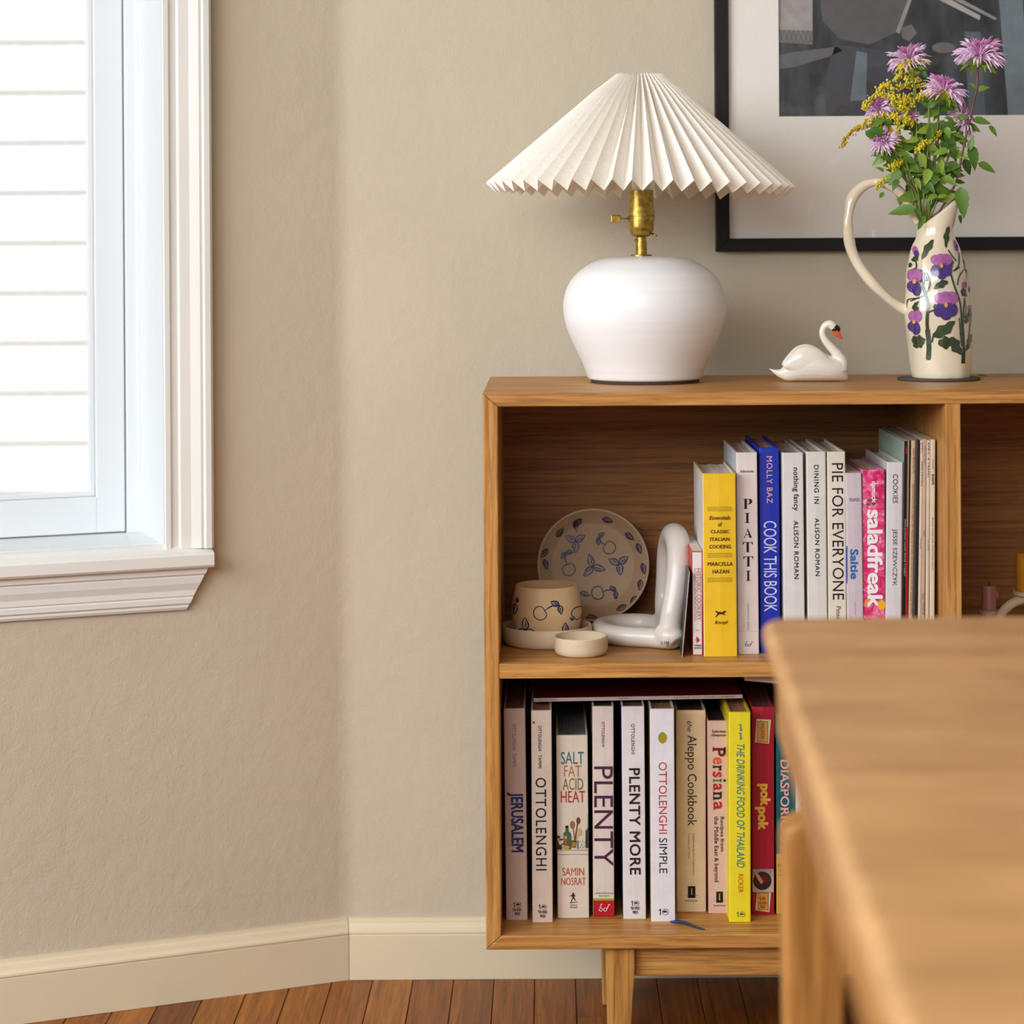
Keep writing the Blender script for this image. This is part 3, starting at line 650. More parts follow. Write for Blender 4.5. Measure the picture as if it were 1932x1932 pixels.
b.text('SIMON &', 1076, 1088.5, 1706.5, 1708.7, (70, 60, 54), False, 0.02); b.text('SCHUSTER', 1075, 1089.5, 1710.8, 1713, (70, 60, 54), False, 0.02)
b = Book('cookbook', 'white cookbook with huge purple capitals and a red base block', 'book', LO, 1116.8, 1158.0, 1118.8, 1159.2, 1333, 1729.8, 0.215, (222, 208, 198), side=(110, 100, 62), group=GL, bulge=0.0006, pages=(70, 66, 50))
b.text('OTTOLENGHI', 1135, 1140.4, 1361.6, 1409, (138, 50, 56), bold=0.02, space=1.1); b.text('PLENTY', 1121.2, 1156.2, 1446, 1634, (78, 32, 66), bold=0.0)
b.text('CHRONICLE', 1121.4, 1156.4, 1683.8, 1686.6, (60, 50, 46), False, 0.02, space=1.5); b.text('BOOKS', 1130.4, 1149.8, 1688.8, 1691.4, (60, 50, 46), False, 0.02, space=1.5)
b.rect(1119.2, 1158.8, 1694.9, 1698.8, (150, 168, 40)); b.rect(1119.4, 1158.8, 1698.8, 1729.6, (178, 20, 34)); b.glasses(1138.4, 1714, 12, (240, 225, 220))
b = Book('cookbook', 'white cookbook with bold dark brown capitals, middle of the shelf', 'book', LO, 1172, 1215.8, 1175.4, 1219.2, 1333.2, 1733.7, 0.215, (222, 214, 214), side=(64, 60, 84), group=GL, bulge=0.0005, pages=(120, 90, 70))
b.text('OTTOLENGHI', 1190.5, 1197.2, 1366, 1423, (104, 58, 76), bold=0.015, space=1.12); b.text('PLENTY MORE', 1187.2, 1208, 1449.3, 1650.3, (44, 26, 24), bold=0.02, space=1.08)
b.ten(1201, 1704.2, 4.8, (50, 44, 50))
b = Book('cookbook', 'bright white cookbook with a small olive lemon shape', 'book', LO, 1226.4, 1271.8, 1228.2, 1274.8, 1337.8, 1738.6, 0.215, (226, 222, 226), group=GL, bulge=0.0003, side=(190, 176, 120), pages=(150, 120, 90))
b.poly([(1249.8+8.4*math.cos(t*math.pi/12), 1392+(9.6+1.6*(abs(math.sin(t*math.pi/12))**6))*math.sin(t*math.pi/12)) for t in range(24)], (156, 146, 30), 1)
b.text('OTTOLENGHI', 1242.8, 1258.2, 1438, 1573, (190, 50, 44), bold=-0.006, space=1.0); b.text('SIMPLE', 1243.6, 1258.8, 1581, 1647.8, (34, 34, 40), bold=-0.006)
b.ten(1255.5, 1720.6, 6.0, (40, 40, 46), False)
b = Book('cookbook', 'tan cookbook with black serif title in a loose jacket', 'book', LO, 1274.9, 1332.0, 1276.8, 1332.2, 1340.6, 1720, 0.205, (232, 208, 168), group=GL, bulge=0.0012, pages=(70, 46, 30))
b.text('the', 1296.6, 1305.6, 1360.6, 1380.5, (44, 32, 28), serif=False, shear=0.3, bold=0.0); b.text('Aleppo Cookbook', 1292.2, 1314.2, 1386, 1559, (40, 28, 26), serif=True, bold=-0.004)
b.text('Celebrating the Legendary', 1305.8, 1310.6, 1571.8, 1652, (150, 92, 66), serif=True); b.text('Cuisine of Syria', 1297, 1301.6, 1571.8, 1619.7, (150, 92, 66), serif=True)
b.rect(1297.8, 1311.8, 1671.6, 1694, (28, 20, 20)); b.text('I', 1303.4, 1306.4, 1676, 1688, (220, 200, 170), False, 0.0, True, layer=1); b.rect(1293.4, 1316, 1689.7, 1690.3, (80, 64, 50))
b.text('Interlink Books', 1293, 1316, 1697, 1701, (70, 56, 46), False)
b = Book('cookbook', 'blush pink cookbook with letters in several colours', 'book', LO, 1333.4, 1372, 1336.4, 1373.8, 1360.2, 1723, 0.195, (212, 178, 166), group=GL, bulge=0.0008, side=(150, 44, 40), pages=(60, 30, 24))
b.text('Sabrina', 1343, 1368.6, 1377.4, 1382.2, (50, 34, 32), False, 0.02, True); b.text('Ghayour', 1342.2, 1369.3, 1384.4, 1390.4, (50, 34, 32), False, 0.02, True)
for ch, xa, xb, ya, yb_, cl in (('P', 1344.6, 1368.6, 1409, 1427.5, (110, 24, 32)), ('e', 1344.6, 1361, 1428.5, 1442, (212, 84, 40)), ('r', 1344.9, 1361, 1443.5, 1454, (50, 30, 30)), ('s', 1344.6, 1361, 1455.5, 1467, (190, 40, 44)), ('\u0131', 1345, 1361, 1469, 1476, (70, 130, 90)), ('a', 1345, 1361.4, 1478, 1491.5, (176, 32, 40)), ('n', 1345.4, 1361.6, 1493, 1510, (50, 34, 34)), ('a', 1345.6, 1362, 1512, 1528, (180, 30, 40))):
    b.text(ch, xa, xb, ya, yb_, cl, bold=0.025, serif=True)
b.poly(circ(1366.8, 1472.5, 2.5, 12), (50, 30, 30), 1, 'lettering')
b.text('Recipes from', 1357.4, 1365.8, 1540, 1607, (60, 36, 34), serif=True, bold=0.01); b.text('the Middle East & beyond', 1345.4, 1355.6, 1540, 1664.6, (60, 36, 34), serif=True, bold=0.01)
b.rect(1351.2, 1363.8, 1682, 1703, (28, 20, 20)); b.text('I', 1356, 1359, 1686, 1698, (220, 190, 170), False, 0.0, True, layer=1); b.rect(1347, 1368.6, 1699.2, 1699.8, (80, 60, 56))
b.text('Interlink Books', 1346, 1368.4, 1706, 1710, (80, 56, 50), False)
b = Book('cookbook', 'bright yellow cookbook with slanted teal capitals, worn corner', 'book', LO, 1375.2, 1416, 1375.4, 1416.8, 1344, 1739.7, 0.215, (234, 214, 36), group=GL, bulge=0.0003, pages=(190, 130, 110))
TE = (54, 128, 122)
b.text('pok pok', 1393, 1401.6, 1366.8, 1396.7, TE, bold=0.03); b.text('THE DRINKING FOOD OF THAILAND', 1389.6, 1404.6, 1403.8, 1637.3, TE, bold=0.01, shear=0.22)
b.text('RICKER', 1392.6, 1402, 1649, 1684.4, (206, 92, 30), bold=0.01); b.ten(1400.6, 1725.3, 5.2, (58, 104, 70), False)
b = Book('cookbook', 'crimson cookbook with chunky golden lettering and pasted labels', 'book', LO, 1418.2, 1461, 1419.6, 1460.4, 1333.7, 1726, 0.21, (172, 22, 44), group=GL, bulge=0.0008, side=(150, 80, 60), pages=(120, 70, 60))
r3 = lambda X, Y: (1200+X/5.682, 1270+Y/5.682); r4 = lambda X, Y: (1200+X/5.682, 1500+Y/5.682)
b.poly([r3(1292, 490), r3(1447, 500), r3(1425, 757), r3(1272, 742)], (220, 196, 150), 1, 'printed_label'); b.poly([r3(1300, 515), r3(1414, 520), r3(1412, 745), r3(1298, 738)], (76, 66, 40), 2, 'printed_label'); b.poly([r3(1304, 521), r3(1409, 526), r3(1407, 739), r3(1302, 732)], (214, 160, 80), 3, 'printed_label')
b.text('RICKER', 1435.4, 1441.8, 1364.5, 1395, (180, 66, 40), bold=0.01, serif=True, layer=4)
b.text('pok', 1428, 1454, 1478.6, 1520.5, (236, 186, 70), bold=0.055); b.text('pok', 1423.8, 1449.4, 1522, 1566, (236, 186, 70), bold=0.055)
b.rect(1419.6, 1459.6, 1639.5, 1683, (196, 180, 160), 1, 'printed_photo'); b.rect(1419.6, 1459.6, 1639.5, 1652, (150, 150, 150), 2, 'printed_photo')
b.poly(circ(1438.2, 1661.6, 17.4, 24), (60, 36, 34), 3, 'printed_photo'); b.poly(circ(1440, 1659.6, 7, 16), (116, 22, 26), 4, 'printed_photo')
b.poly([(1420, 1640), (1425, 1640), (1434, 1654), (1440, 1663), (1436, 1668), (1430, 1660), (1426, 1652)], (206, 150, 120), 5, 'printed_photo'); b.poly([(1459.4, 1641), (1459.4, 1653), (1454, 1655), (1452.5, 1650)], (206, 150, 120), 5, 'printed_photo')
b.poly([r4(1296, 1040), r4(1447, 1045), r4(1428, 1255), r4(1278, 1235)], (222, 206, 170), 1, 'printed_label'); b.poly([r4(1302, 1045), r4(1420, 1045), r4(1418, 1235), r4(1306, 1232)], (70, 66, 40), 2, 'printed_label'); b.poly([r4(1307, 1052), r4(1414, 1052), r4(1412, 1229), r4(1311, 1226)], (220, 160, 60), 3, 'printed_label')
b.front -= 0.0003; b.ten(1441.4, 1696, 4.2, (170, 40, 36)); b.front += 0.0003
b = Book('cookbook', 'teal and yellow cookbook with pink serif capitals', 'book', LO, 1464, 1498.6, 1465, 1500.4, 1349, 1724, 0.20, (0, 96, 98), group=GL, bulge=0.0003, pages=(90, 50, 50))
b.rect(1464.8, 1500.2, 1611, 1723.8, (226, 176, 50)); b.text('Maisonet', 1478, 1484, 1366, 1409, (170, 170, 90), serif=True)
b.text('DIASPORICAN', 1472.3, 1489, 1433.7, 1602, (240, 176, 170), bold=0.02, serif=True)
b.text('Puerto', 1467.6, 1497, 1630, 1637, (60, 44, 24), False, 0.01, True, layer=1); b.text('Rican', 1469.8, 1494, 1639, 1645.4, (60, 44, 24), False, 0.01, True, layer=1); b.text('cookbook', 1467.6, 1497, 1649, 1652, (60, 44, 24), False, layer=1); b.ten(1484, 1711, 5, (150, 110, 30), False)
b = Book('cookbook', 'white cookbook with grey blue brush marks half hidden by the table', 'book', LO, 1501.6, 1545, 1503, 1547, 1340, 1728, 0.21, (216, 212, 210), group=GL, bulge=0.0003)
for i, (x_, y_) in enumerate(((1512, 1478), (1516, 1500), (1514, 1520), (1518, 1540), (1514, 1560))): b.poly([(x_-4, y_-8), (x_+3, y_-6), (x_+6, y_+6), (x_, y_+9), (x_-3, y_)], (120, 124, 150), 1, 'printed_mark')
b = Book('cookbook', 'tall pale grey cookbook behind the table leg', 'book', LO, 1550, 1592, 1551, 1593, 1290, 1728, 0.21, (190, 186, 180), group=GL)

# magazines lying on top of the lower row
dm = 2.884; a0 = P(1007, 1325, dm); a1 = P(1401, 1318, dm)
zb = min(a0.z, a1.z); ang = -math.atan2(a1.z-a0.z, a1.x-a0.x)
lm = thing('magazine', 'dark red magazine lying flat on the tops of the lower books', 'magazine', (a0.x, dm, a0.z+0.0004), 'magazines lying on the lower books', rot=(0, ang, 0))
Lm = (a1-a0).length; tm = 7.0*dm/F
box('cover', 0, Lm, 0, 0.21, 0, tm, flat((196, 184, 176), 0.4, name='spine_white'), lm, 0.0004)
box('front_cover', 0, Lm, 0.0004, 0.21, tm, tm+0.0003, flat((120, 26, 34), 0.28, name='dark_red_cover'), lm)
def lay(t, x0, x1, col=(120, 90, 84)):
    vs, fs = text_geo(t); ax, bx = min(p[0] for p in vs), max(p[0] for p in vs)
    k_ = (x1-x0)/(bx-ax)*Lm/394.0
    mesh('lettering', [((x0-1007)*Lm/394.0+(a-ax)*k_, -0.0003, tm*0.32+bb_*0.0022/0.73) for a, bb_, _l in vs], fs, ink(col), lm)
lay('edible New Mexico', 1014, 1050); lay('COLORS', 1167, 1184); lay('EARLY WINTER \u00b7 ISSUE 69 \u00b7 NOVEMBER / DECEMBER 2020', 1271, 1386)
vs, fs = ring(0, 0, 0.026, 0.0012, 40)
for (cx, cy) in ((0.12, 0.03), (0.17, 0.07), (0.2, 0.02)):
    mesh('printed_ring', [(cx+x_, cy+0.03+y_*0.9, tm+0.0005) for x_, y_ in vs], fs, ink((150, 60, 50)), lm)
d2 = 2.83; a0 = P(1405, 1284, d2); a1 = P(1560, 1298, d2)
wm = thing('magazine', 'white magazine tilted just under the middle shelf', 'magazine', (a0.x, d2, a0.z), 'magazines lying on the lower books', rot=(0, math.atan2(a0.z-a1.z, a1.x-a0.x), 0))
wm.rotation_euler = (0, 0, 0); dzz = a1.z-a0.z; lxx = a1.x-a0.x; ztop_ = zsh_b-0.0006-a0.z
extrude('fanned_pages', [(0, 0), (lxx, dzz), (lxx, ztop_), (0, ztop_)], 0, 0.20, flat((214, 202, 190), 0.6, name='white_magazine'), wm)
# ribbon bookmark
rb = MB(); pts = [(1262, 1737), (1280, 1739.5), (1296, 1743), (1312, 1748.5), (1330, 1753)]
up_, dn = [], []
for i, (x_, y_) in enumerate(pts):
    for lst, dy in ((up_, -3.0), (dn, 3.0)):
        yy = y_+dy*(1 if i < 4 else 0.15); xx = x_+(4 if dy > 0 else 0)*(i < 4); d = depth_on(xx, yy, LO+0.0012); q = P(xx, yy, d); lst.append(Vector((q.x, q.y, LO+0.0010+(0.0012 if i in (1, 2) else 0))))
n = len(pts); top = up_+dn; bot = [v-Vector((0, 0, 0.0005)) for v in top]
fs = [(i, i+1, n+i+1, n+i) for i in range(n-1)]; fs += [tuple(2*n+k_ for k_ in reversed(f)) for f in fs[:n-1]]
o = mesh('ribbon', top+bot, fs, flat((32, 72, 128), 0.6, name='blue_ribbon')); fix(o)
tag(o, 'flat blue ribbon bookmark on the bottom shelf below the books', 'ribbon')

# ------------------------------------------------------------------ decals on curved ware
def ribbon_px(pts, w, mp, mb, mi=0, n=5, taper=True):
    c = cat(pts, n); m_ = len(c); A, B = [], []
    for i, p in enumerate(c):
        a = c[max(0, i-1)]; b_ = c[min(m_-1, i+1)]; dx, dy = b_[0]-a[0], b_[1]-a[1]; L = math.hypot(dx, dy) or 1
        t = i/(m_-1); ww = w*(0.55+0.75*math.sin(math.pi*min(1, t*1.0))) if taper else w
        ww *= 0.5
        A.append(mp(p[0]-dy/L*ww, p[1]+dx/L*ww)); B.append(mp(p[0]+dy/L*ww, p[1]-dx/L*ww))
    mb.add(A+B, [(i, i+1, m_+i+1, m_+i) for i in range(m_-1)], mi)
def blob_px(outline, mp, mb, mi=0, rings=3):
    n = len(outline); cx = sum(p[0] for p in outline)/n; cy = sum(p[1] for p in outline)/n
    vs = [mp(cx, cy)]
    for r in range(1, rings+1):
        f = r/rings
        vs += [mp(cx+(p[0]-cx)*f, cy+(p[1]-cy)*f) for p in outline]
    fs = [(0, 1+k_, 1+(k_+1) % n) for k_ in range(n)]
    for r in range(1, rings):
        a = 1+(r-1)*n; b_ = 1+r*n
        fs += [(a+k_, b_+k_, b_+(k_+1) % n, a+(k_+1) % n) for k_ in range(n)]
    mb.add(vs, fs, mi)
def leafline(x, y, ang, L, w, mp, mb, lw=1.3):
    ca, sa = math.cos(ang), math.sin(ang)
    T = lambda u, v: (x+u*ca-v*sa, y+u*sa+v*ca)
    ribbon_px([T(0, 0), T(L*.3, -w*.9), T(L*.65, -w*.7), T(L, 0)], lw, mp, mb); ribbon_px([T(0, 0), T(L*.3, w*.8), T(L*.65, w*.6), T(L, 0)], lw*1.2, mp, mb)
    ribbon_px([T(0, 0), T(L*.4, w*.1), T(L*.75, 0)], lw*.7, mp, mb)
    ribbon_px([T(L*.3, 0), T(L*.42, -w*.5)], lw*.5, mp, mb); ribbon_px([T(L*.4, 0), T(L*.55, w*.4)], lw*.5, mp, mb)
def trio(x, y, a, L, w, mp, mb, lw=1.3):
    for k_ in (0, 1, 2): leafline(x, y, a+k_*2.1, L, w, mp, mb, lw)
def cherry(x, y, r, a, sl, mp, mb, lw=1.4, leaf=14):
    pts = [(x+r*(1-0.28*math.exp(-(min(t, 2*math.pi-t)**2)*4))*math.cos(a+t), y+r*(1-0.28*math.exp(-(min(t, 2*math.pi-t)**2)*4))*math.sin(a+t)) for t in [i*math.pi/8 for i in range(0, 17)]]
    ribbon_px(pts, lw, mp, mb, n=3, taper=False)
    ca, sa = math.cos(a), math.sin(a)
    e = (x+ca*(r+sl)-sa*sl*.25, y+sa*(r+sl)+ca*sl*.25)
    ribbon_px([(x+ca*r*.75, y+sa*r*.75), (x+ca*(r+sl*.5), y+sa*(r+sl*.5)), e], lw, mp, mb)
    leafline(e[0], e[1], a-2.2, leaf, leaf*.28, mp, mb, lw); leafline(e[0], e[1], a+1.9, leaf, leaf*.28, mp, mb, lw)
BLUE = flat((30, 40, 92), 0.3, name='cobalt_brushwork', var=0.2, vscale=300)

def cloudy(name, col, rough, var=0.08, speck=0.0, coat=0.0, spk=(90, 70, 50)):
    m_, nt, b_ = newmat(name); v = coords(nt, (1, 1, 1)); n1 = ntex(nt, v, 9, 3); n2 = ntex(nt, v, 900, 2, 0.5)
    c = srgb(*col); lo = tuple(x_*(1-var) for x_ in c[:3])+(1,)
    cc = ramp(nt, n1, [(0.35, lo), (0.65, c)])
    if speck:
        s_ = ramp(nt, n2, [(0.26, srgb(*spk)), (0.26+speck, (1, 1, 1, 1))]); cc = mix(nt, 0.6, cc, s_, 'MULTIPLY')
    nt.links.new(cc, b_.inputs['Base Color']); b_.inputs['Roughness'].default_value = rough
    if coat: b_.inputs['Coat Weight'].default_value = coat; b_.inputs['Coat Roughness'].default_value = 0.06
    n3 = ntex(nt, v, 60, 2); bump(nt, b_, n3, 0.15, 0.001)
    return m_
STONE = cloudy('speckled_stoneware', (222, 190, 142), 0.5, 0.08, 0.10); STONE2 = cloudy('plain_stoneware', (216, 196, 164), 0.6, 0.06, 0.06)
PLATEM = cloudy('plate_stoneware', (196, 166, 132), 0.55, 0.08, 0.08)

# saucer, pot, small bowl
ds = 2.941; c = P(1032, 1229, ds); sc = ds/F
r0 = 85.5*sc; hs = 0.0255
prof = [(0, 0.0), (r0*0.90, 0.0), (r0*0.965, 0.003), (r0, 0.010), (r0, hs-0.002), (r0-0.0015, hs), (r0-0.004, hs-0.001), (r0-0.0055, hs-0.004), (r0-0.006, 0.008), (r0-0.012, 0.0045), (0, 0.004)]
o = lathe('saucer', prof, STONE2, c=(c.x, ds, UP+0.0002)); tag(o, 'round beige stoneware saucer holding the painted pot', 'saucer')
pc = Vector((P(1031, 1104, ds).x, ds, UP+0.0046)); ph = P(1031, 1104, ds).z + 0.0 - pc.z; rr_ = 66.4*sc
def potR(z):
    f = z/ph; return rr_*(0.86+0.14*math.sin(math.pi*min(1, f/0.66)*0.5)) if f < 0.5 else rr_*(1.0-0.115*((f-0.42)/0.58)**2.0) if f > 0.42 else rr_
zz = [i/16*ph for i in range(17)]
prof = [(0, 0.0), (potR(0)*0.93, 0.0)] + [(potR(z), max(z, 0.002)) for z in zz] + [(potR(ph)-0.001, ph+0.0012), (potR(ph)-0.003, ph+0.0008)] + [(potR(z)-0.0045, max(z, 0.006)) for z in reversed(zz[1:])] + [(0, 0.006)]
pot = thing('painted_pot', 'beige stoneware pot painted with blue cherries, standing in the saucer', 'pot', pc)
lathe('vessel', prof, STONE, pot)
pcx = 1031
def motif(fn, args, mpf, parent, mat, name, mtx=None):
    q = MB(); fn(*args[:args_n(fn)], mpf, q, *args[args_n(fn):]); o_ = q.build(name, mat, parent)
    if mtx is not None: o_.matrix_local = mtx
def args_n(fn): return 5
def mp(x, y):
    z = max(0.004, (P(x, y, ds).z - pc.z)*0.99 - 0.001); R = potR(min(z, ph)) + 0.0005; dx = max(-0.995*R, min(0.995*R, (x-pcx)*sc*0.985)); th_ = math.asin(dx/R)
    return (R*math.sin(th_), -R*math.cos(th_), z)
Zp = lambda X, Y: (920+X/4.6, 940+Y/4.6)
for fn, X, Y, a in ((cherry, 455, 940, (12.6, -0.55, 26, 1.8, 18)), (trio, 330, 1095, (-1.65, 24, 7, 1.6)), (trio, 675, 1120, (-1.6, 20, 6, 1.6)), (cherry, 780, 965, (12, 2.4, 3, 1.8, 5)), (leafline, 240, 880, (1.7, 22, 5, 1.5)), (leafline, 245, 870, (-1.2, 10, 3, 1.5))):
    x_, y_ = Zp(X, Y); motif(fn, (x_, y_)+a, mp, pot, BLUE, 'painted_cherry' if fn is cherry else 'painted_leaf')
db = 2.856; cb_ = P(1096.3, 1242, db); rb_ = 50.2*db/F; hb = 0.0245
prof = [(0, 0), (rb_*0.84, 0), (rb_*0.94, 0.002), (rb_*0.995, 0.008), (rb_, hb-0.001), (rb_-0.001, hb), (rb_-0.0028, hb-0.0005), (rb_-0.0035, 0.008), (rb_-0.008, 0.004), (0, 0.0035)]
o = lathe('small_bowl', prof, STONE2, c=(cb_.x, db, UP+0.0002), warp=lambda p, a, i: Vector((p.x*(1+0.012*math.cos(2*a)), p.y, p.z*(1+0.03*math.sin(a+1)))))
tag(o, 'tiny plain cream bowl in front of the saucer', 'bowl')
# leaning plate
pr = 106*3.09/F
pl = thing('plate', 'shallow round beige dish with blue cherries leaning on the back panel', 'plate', (P(1119.3, 1073, 3.09).x, 3.092, UP+0.0016))
tilt = math.radians(7.5)
prof = [(0, 0.0), (pr*0.70, 0), (pr*0.78, 0.003), (pr*0.97, 0.020), (pr, 0.024), (pr*0.992, 0.0262), (pr*0.965, 0.0262), (pr*0.93, 0.023), (pr*0.76, 0.0065), (pr*0.72, 0.005), (0, 0.005)]
pln = lathe('dish', prof, PLATEM, pl, seg=96)
Mx = Matrix.Translation((0, 0.024*math.cos(tilt)*0+0.022, pr*math.cos(tilt)+0.0)) @ Matrix.Rotation(math.pi/2 - tilt, 4, 'X')
pln.matrix_local = Mx
def mp(x, y):
    ux = (x-1119.3)*3.08/F; uy = (1073-y)*3.08/F*1.005; r = math.hypot(ux, uy)
    if r < pr*0.72: h_ = 0.0052
    elif r < pr*0.93: h_ = 0.0056+(r-pr*0.72)/(pr*0.21)*(0.0180)
    else: h_ = 0.0245
    return (ux, uy, h_+0.0006)
for (X, Y, a, kind) in ((765, 410, -0.55, 't'), (915, 630, -1.85, 'T'), (1145, 605, -0.65, 't')):
    x_, y_ = Zp(X, Y); motif(trio, (x_, y_, a, 25 if kind == 'T' else 22, 6.5, 2.0), mp, pl, BLUE, 'painted_leaf', Mx)
for (X, Y, a, sl) in ((1060, 465, 3.75, 16), (705, 650, -1.9, 20), (958, 855, -0.25, 22)):
    x_, y_ = Zp(X, Y); motif(cherry, (x_, y_, 12.0, a, sl, 2.0, 15), mp, pl, BLUE, 'painted_cherry', Mx)
for (X, Y, a) in ((520, 470, 2.2), (600, 370, -0.9), (760, 230, 1.4), (820, 215, 2.4), (1000, 215, 0.3), (1200, 340, 0.7), (1300, 430, 1.2), (490, 560, 1.3), (1345, 600, 1.4), (1330, 740, 1.7), (1290, 880, 2.2), (1200, 960, 2.7), (800, 850, 0.3), (850, 1060, 0.0)):
    x_, y_ = Zp(X, Y); motif(leafline, (x_, y_, a, 21, 4.6, 1.5), mp, pl, BLUE, 'painted_leaf', Mx)

# ------------------------------------------------------------------ white looped ceramic sculpture
CER = cloudy('white_glazed_ceramic', (218, 209, 200), 0.32, 0.06, 0.03, 0.1)
def Q3(X, Y, d, r):
    p = P(920+X/4.6, 940+Y/4.6, d); return (p.x, p.y, p.z, r)
mbs = MB()
hl = [Q3(1600, 1230, 2.885, .0135), Q3(1400, 1205, 2.897, .0135), Q3(1200, 1200, 2.907, .0135), Q3(1040, 1170, 2.928, .0135), Q3(975, 1110, 2.965, .0135), Q3(1060, 1060, 2.998, .013), Q3(1220, 1045, 3.012, .013), Q3(1400, 1050, 3.006, .013), Q3(1540, 1090, 2.97, .013), Q3(1620, 1160, 2.92, .0135)]
zc = UP+0.0142
hl = [(a[0], a[1], zc, a[3]) for a in hl]
v_, f_ = tube_data(cat(hl, 8, True), 20, True); mbs.add(v_, f_)
vl = [Q3(1575, 1180, 2.885, .0155), Q3(1600, 1000, 2.893, .0155), Q3(1640, 780, 2.900, .0160), Q3(1662, 560, 2.910, .0165), Q3(1655, 400, 2.925, .0165), Q3(1625, 322, 2.95, .0165), Q3(1590, 345, 2.985, .0155), Q3(1560, 480, 3.008, .0145), Q3(1545, 700, 3.015, .0135), Q3(1535, 900, 3.012, .0135), Q3(1540, 1050, 2.985, .0135), Q3(1555, 1140, 2.93, .0145)]
v_, f_ = tube_data(cat(vl, 8, True), 20, True); mbs.add(v_, f_)
ft = [Q3(1500, 1120, 2.89, .013), Q3(1570, 1190, 2.882, .017), Q3(1625, 1245, 2.876, .0155), Q3(1650, 1268, 2.872, .011)]
ft = [(a[0], a[1], max(a[2], UP+a[3]+0.0005), a[3]) for a in ft]
v_, f_ = tube_data(cat(ft, 5), 18); mbs.add(v_, f_)
sc_ = mbs.build('looped_sculpture', CER, smooth=True); fix(sc_)
md = sc_.modifiers.new('r', 'REMESH'); md.mode = 'VOXEL'; md.voxel_size = 0.0014; md.use_smooth_shade = True
md = sc_.modifiers.new('s', 'SMOOTH'); md.factor = 0.5; md.iterations = 10
tag(sc_, 'white glazed ceramic sculpture of two joined loops, one standing', 'sculpture')
vs, fs = text_geo('SIN', 0.01, False, 0, 1.3)
p0 = P(1246.5, 1215, 2.866)
mesh('stamped_letters', [(p0.x+a*0.0062, 2.8625, p0.z+b_*0.0062) for a, b_, _l in vs], fs, flat((186, 176, 166), 0.5, name='stamp'), sc_)

# ------------------------------------------------------------------ second bay: candles
cd = 3.03
def candle(label, x0, x1, yt, zb_, col, d, yb=None):
    r = (x1-x0)/2*d/F; c_ = P((x0+x1)/2, yt, d)
    e = thing('candle', label, 'candle', (c_.x, d, zb_), None); h_ = c_.z - zb_
    lathe('wax', [(0, 0), (r, 0), (r, h_-0.001), (r-0.0008, h_), (r*0.5, h_-0.0012), (0, h_-0.0016)], flat(col, 0.4, var=0.05, name='wax_%d' % col[0]), e, seg=32)
    tube('wick', [(0, 0, h_-0.003, 0.0007), (0.0004, 0, h_+0.002, 0.0007), (-0.001, 0, h_+0.006, 0.0006)], flat((20, 16, 16), 0.9, name='wick'), e, 6)
    return e, r, h_
e, r, h_ = candle('dusty pink taper candle at the left of the right-hand bay', 1852.6, 1879.6, 1104, UP+0.013, (196, 132, 124), cd)
tube('wax_drip', [(r, -0.002, h_-0.008, 0.0015), (r+0.001, -0.002, h_-0.014, 0.002), (r, -0.002, h_-0.02, 0.001)], flat((196, 132, 124), 0.4, var=0.05, name='wax_196'), e, 8)
hx = P(1866, 1104, cd).x
o = lathe('candle_holder', [(0, 0), (0.027, 0), (0.028, 0.003), (0.016, 0.006), (0.0115, 0.012), (0.0135, 0.026), (0.0118, 0.026), (0.0103, 0.0125), (0, 0.0125)], STONE2, c=(hx, cd, UP+0.0002)); tag(o, 'low cream holder under the dusty pink candle', 'candle holder')
d3 = 2.97; cc_ = P(1945, 1122, d3)
e, r, h_ = candle('thick mustard yellow candle on the arched ceramic holder', 1917, 1973, 1042, P(1945, 1120, d3).z, (206, 140, 40), d3)
ah = thing('arched_candle_holder', 'cream ceramic arch holding the mustard yellow candle', 'candle holder', (cc_.x, d3, UP)); 
zt_ = P(1945, 1120, d3).z - UP; R_ = zt_-0.006
pth = [(-(R_)*math.cos(t)*0.98, 0, max(0.0068, (R_)*math.sin(t)), 0.0065) for t in [i*math.pi/16 for i in range(17)]]
pth = [(-R_*0.98, 0, 0.006, 0.0065)] + pth[1:-1] + [(R_*0.98, 0, 0.006, 0.0065)]
tube('arch', pth, STONE2, ah, 14)
lathe('cup', [(0, zt_-0.0062), (0.012, zt_-0.005), (0.024, zt_-0.001), (0.024, zt_+0.004), (0.0215, zt_+0.004), (0.021, zt_-0.0002), (0, zt_-0.0002)], STONE2, ah, seg=32)
lathe('foot_disc', [(0, 0), (0.062, 0), (0.062, 0.003), (0, 0.003)], STONE2, ah, seg=40)

# ------------------------------------------------------------------ table lamp
dl = 3.012; sl = dl/F; LC = Vector((P(1217, 720, dl).x, dl, z_top+0.0003))
lamp = thing('table_lamp', 'white round ceramic table lamp with pleated cream shade', 'lamp', LC)
LB = flat((246, 243, 238), 0.42, spec=0.4, var=0.01, name='matte_white_ceramic', vscale=8)
m_, nt, b_ = newmat('lamp_ceramic'); v = coords(nt, (0.5, 0.5, 26)); n1 = ntex(nt, v, 3.5, 3)
nt.links.new(ramp(nt, n1, [(0.3, srgb(236, 236, 236)), (0.7, srgb(242, 242, 242))]), b_.inputs['Base Color']); b_.inputs['Roughness'].default_value = 0.32; bump(nt, b_, n1, 0.08, 0.001); LB = m_
yb0 = 721.5
hw = [(1845, 322), (1835, 336), (1800, 348), (1740, 372), (1660, 410), (1580, 445), (1500, 470), (1430, 479), (1380, 476), (1320, 462), (1260, 430), (1210, 384), (1170, 325), (1145, 272), (1132, 215), (1126, 150), (1124, 60)]
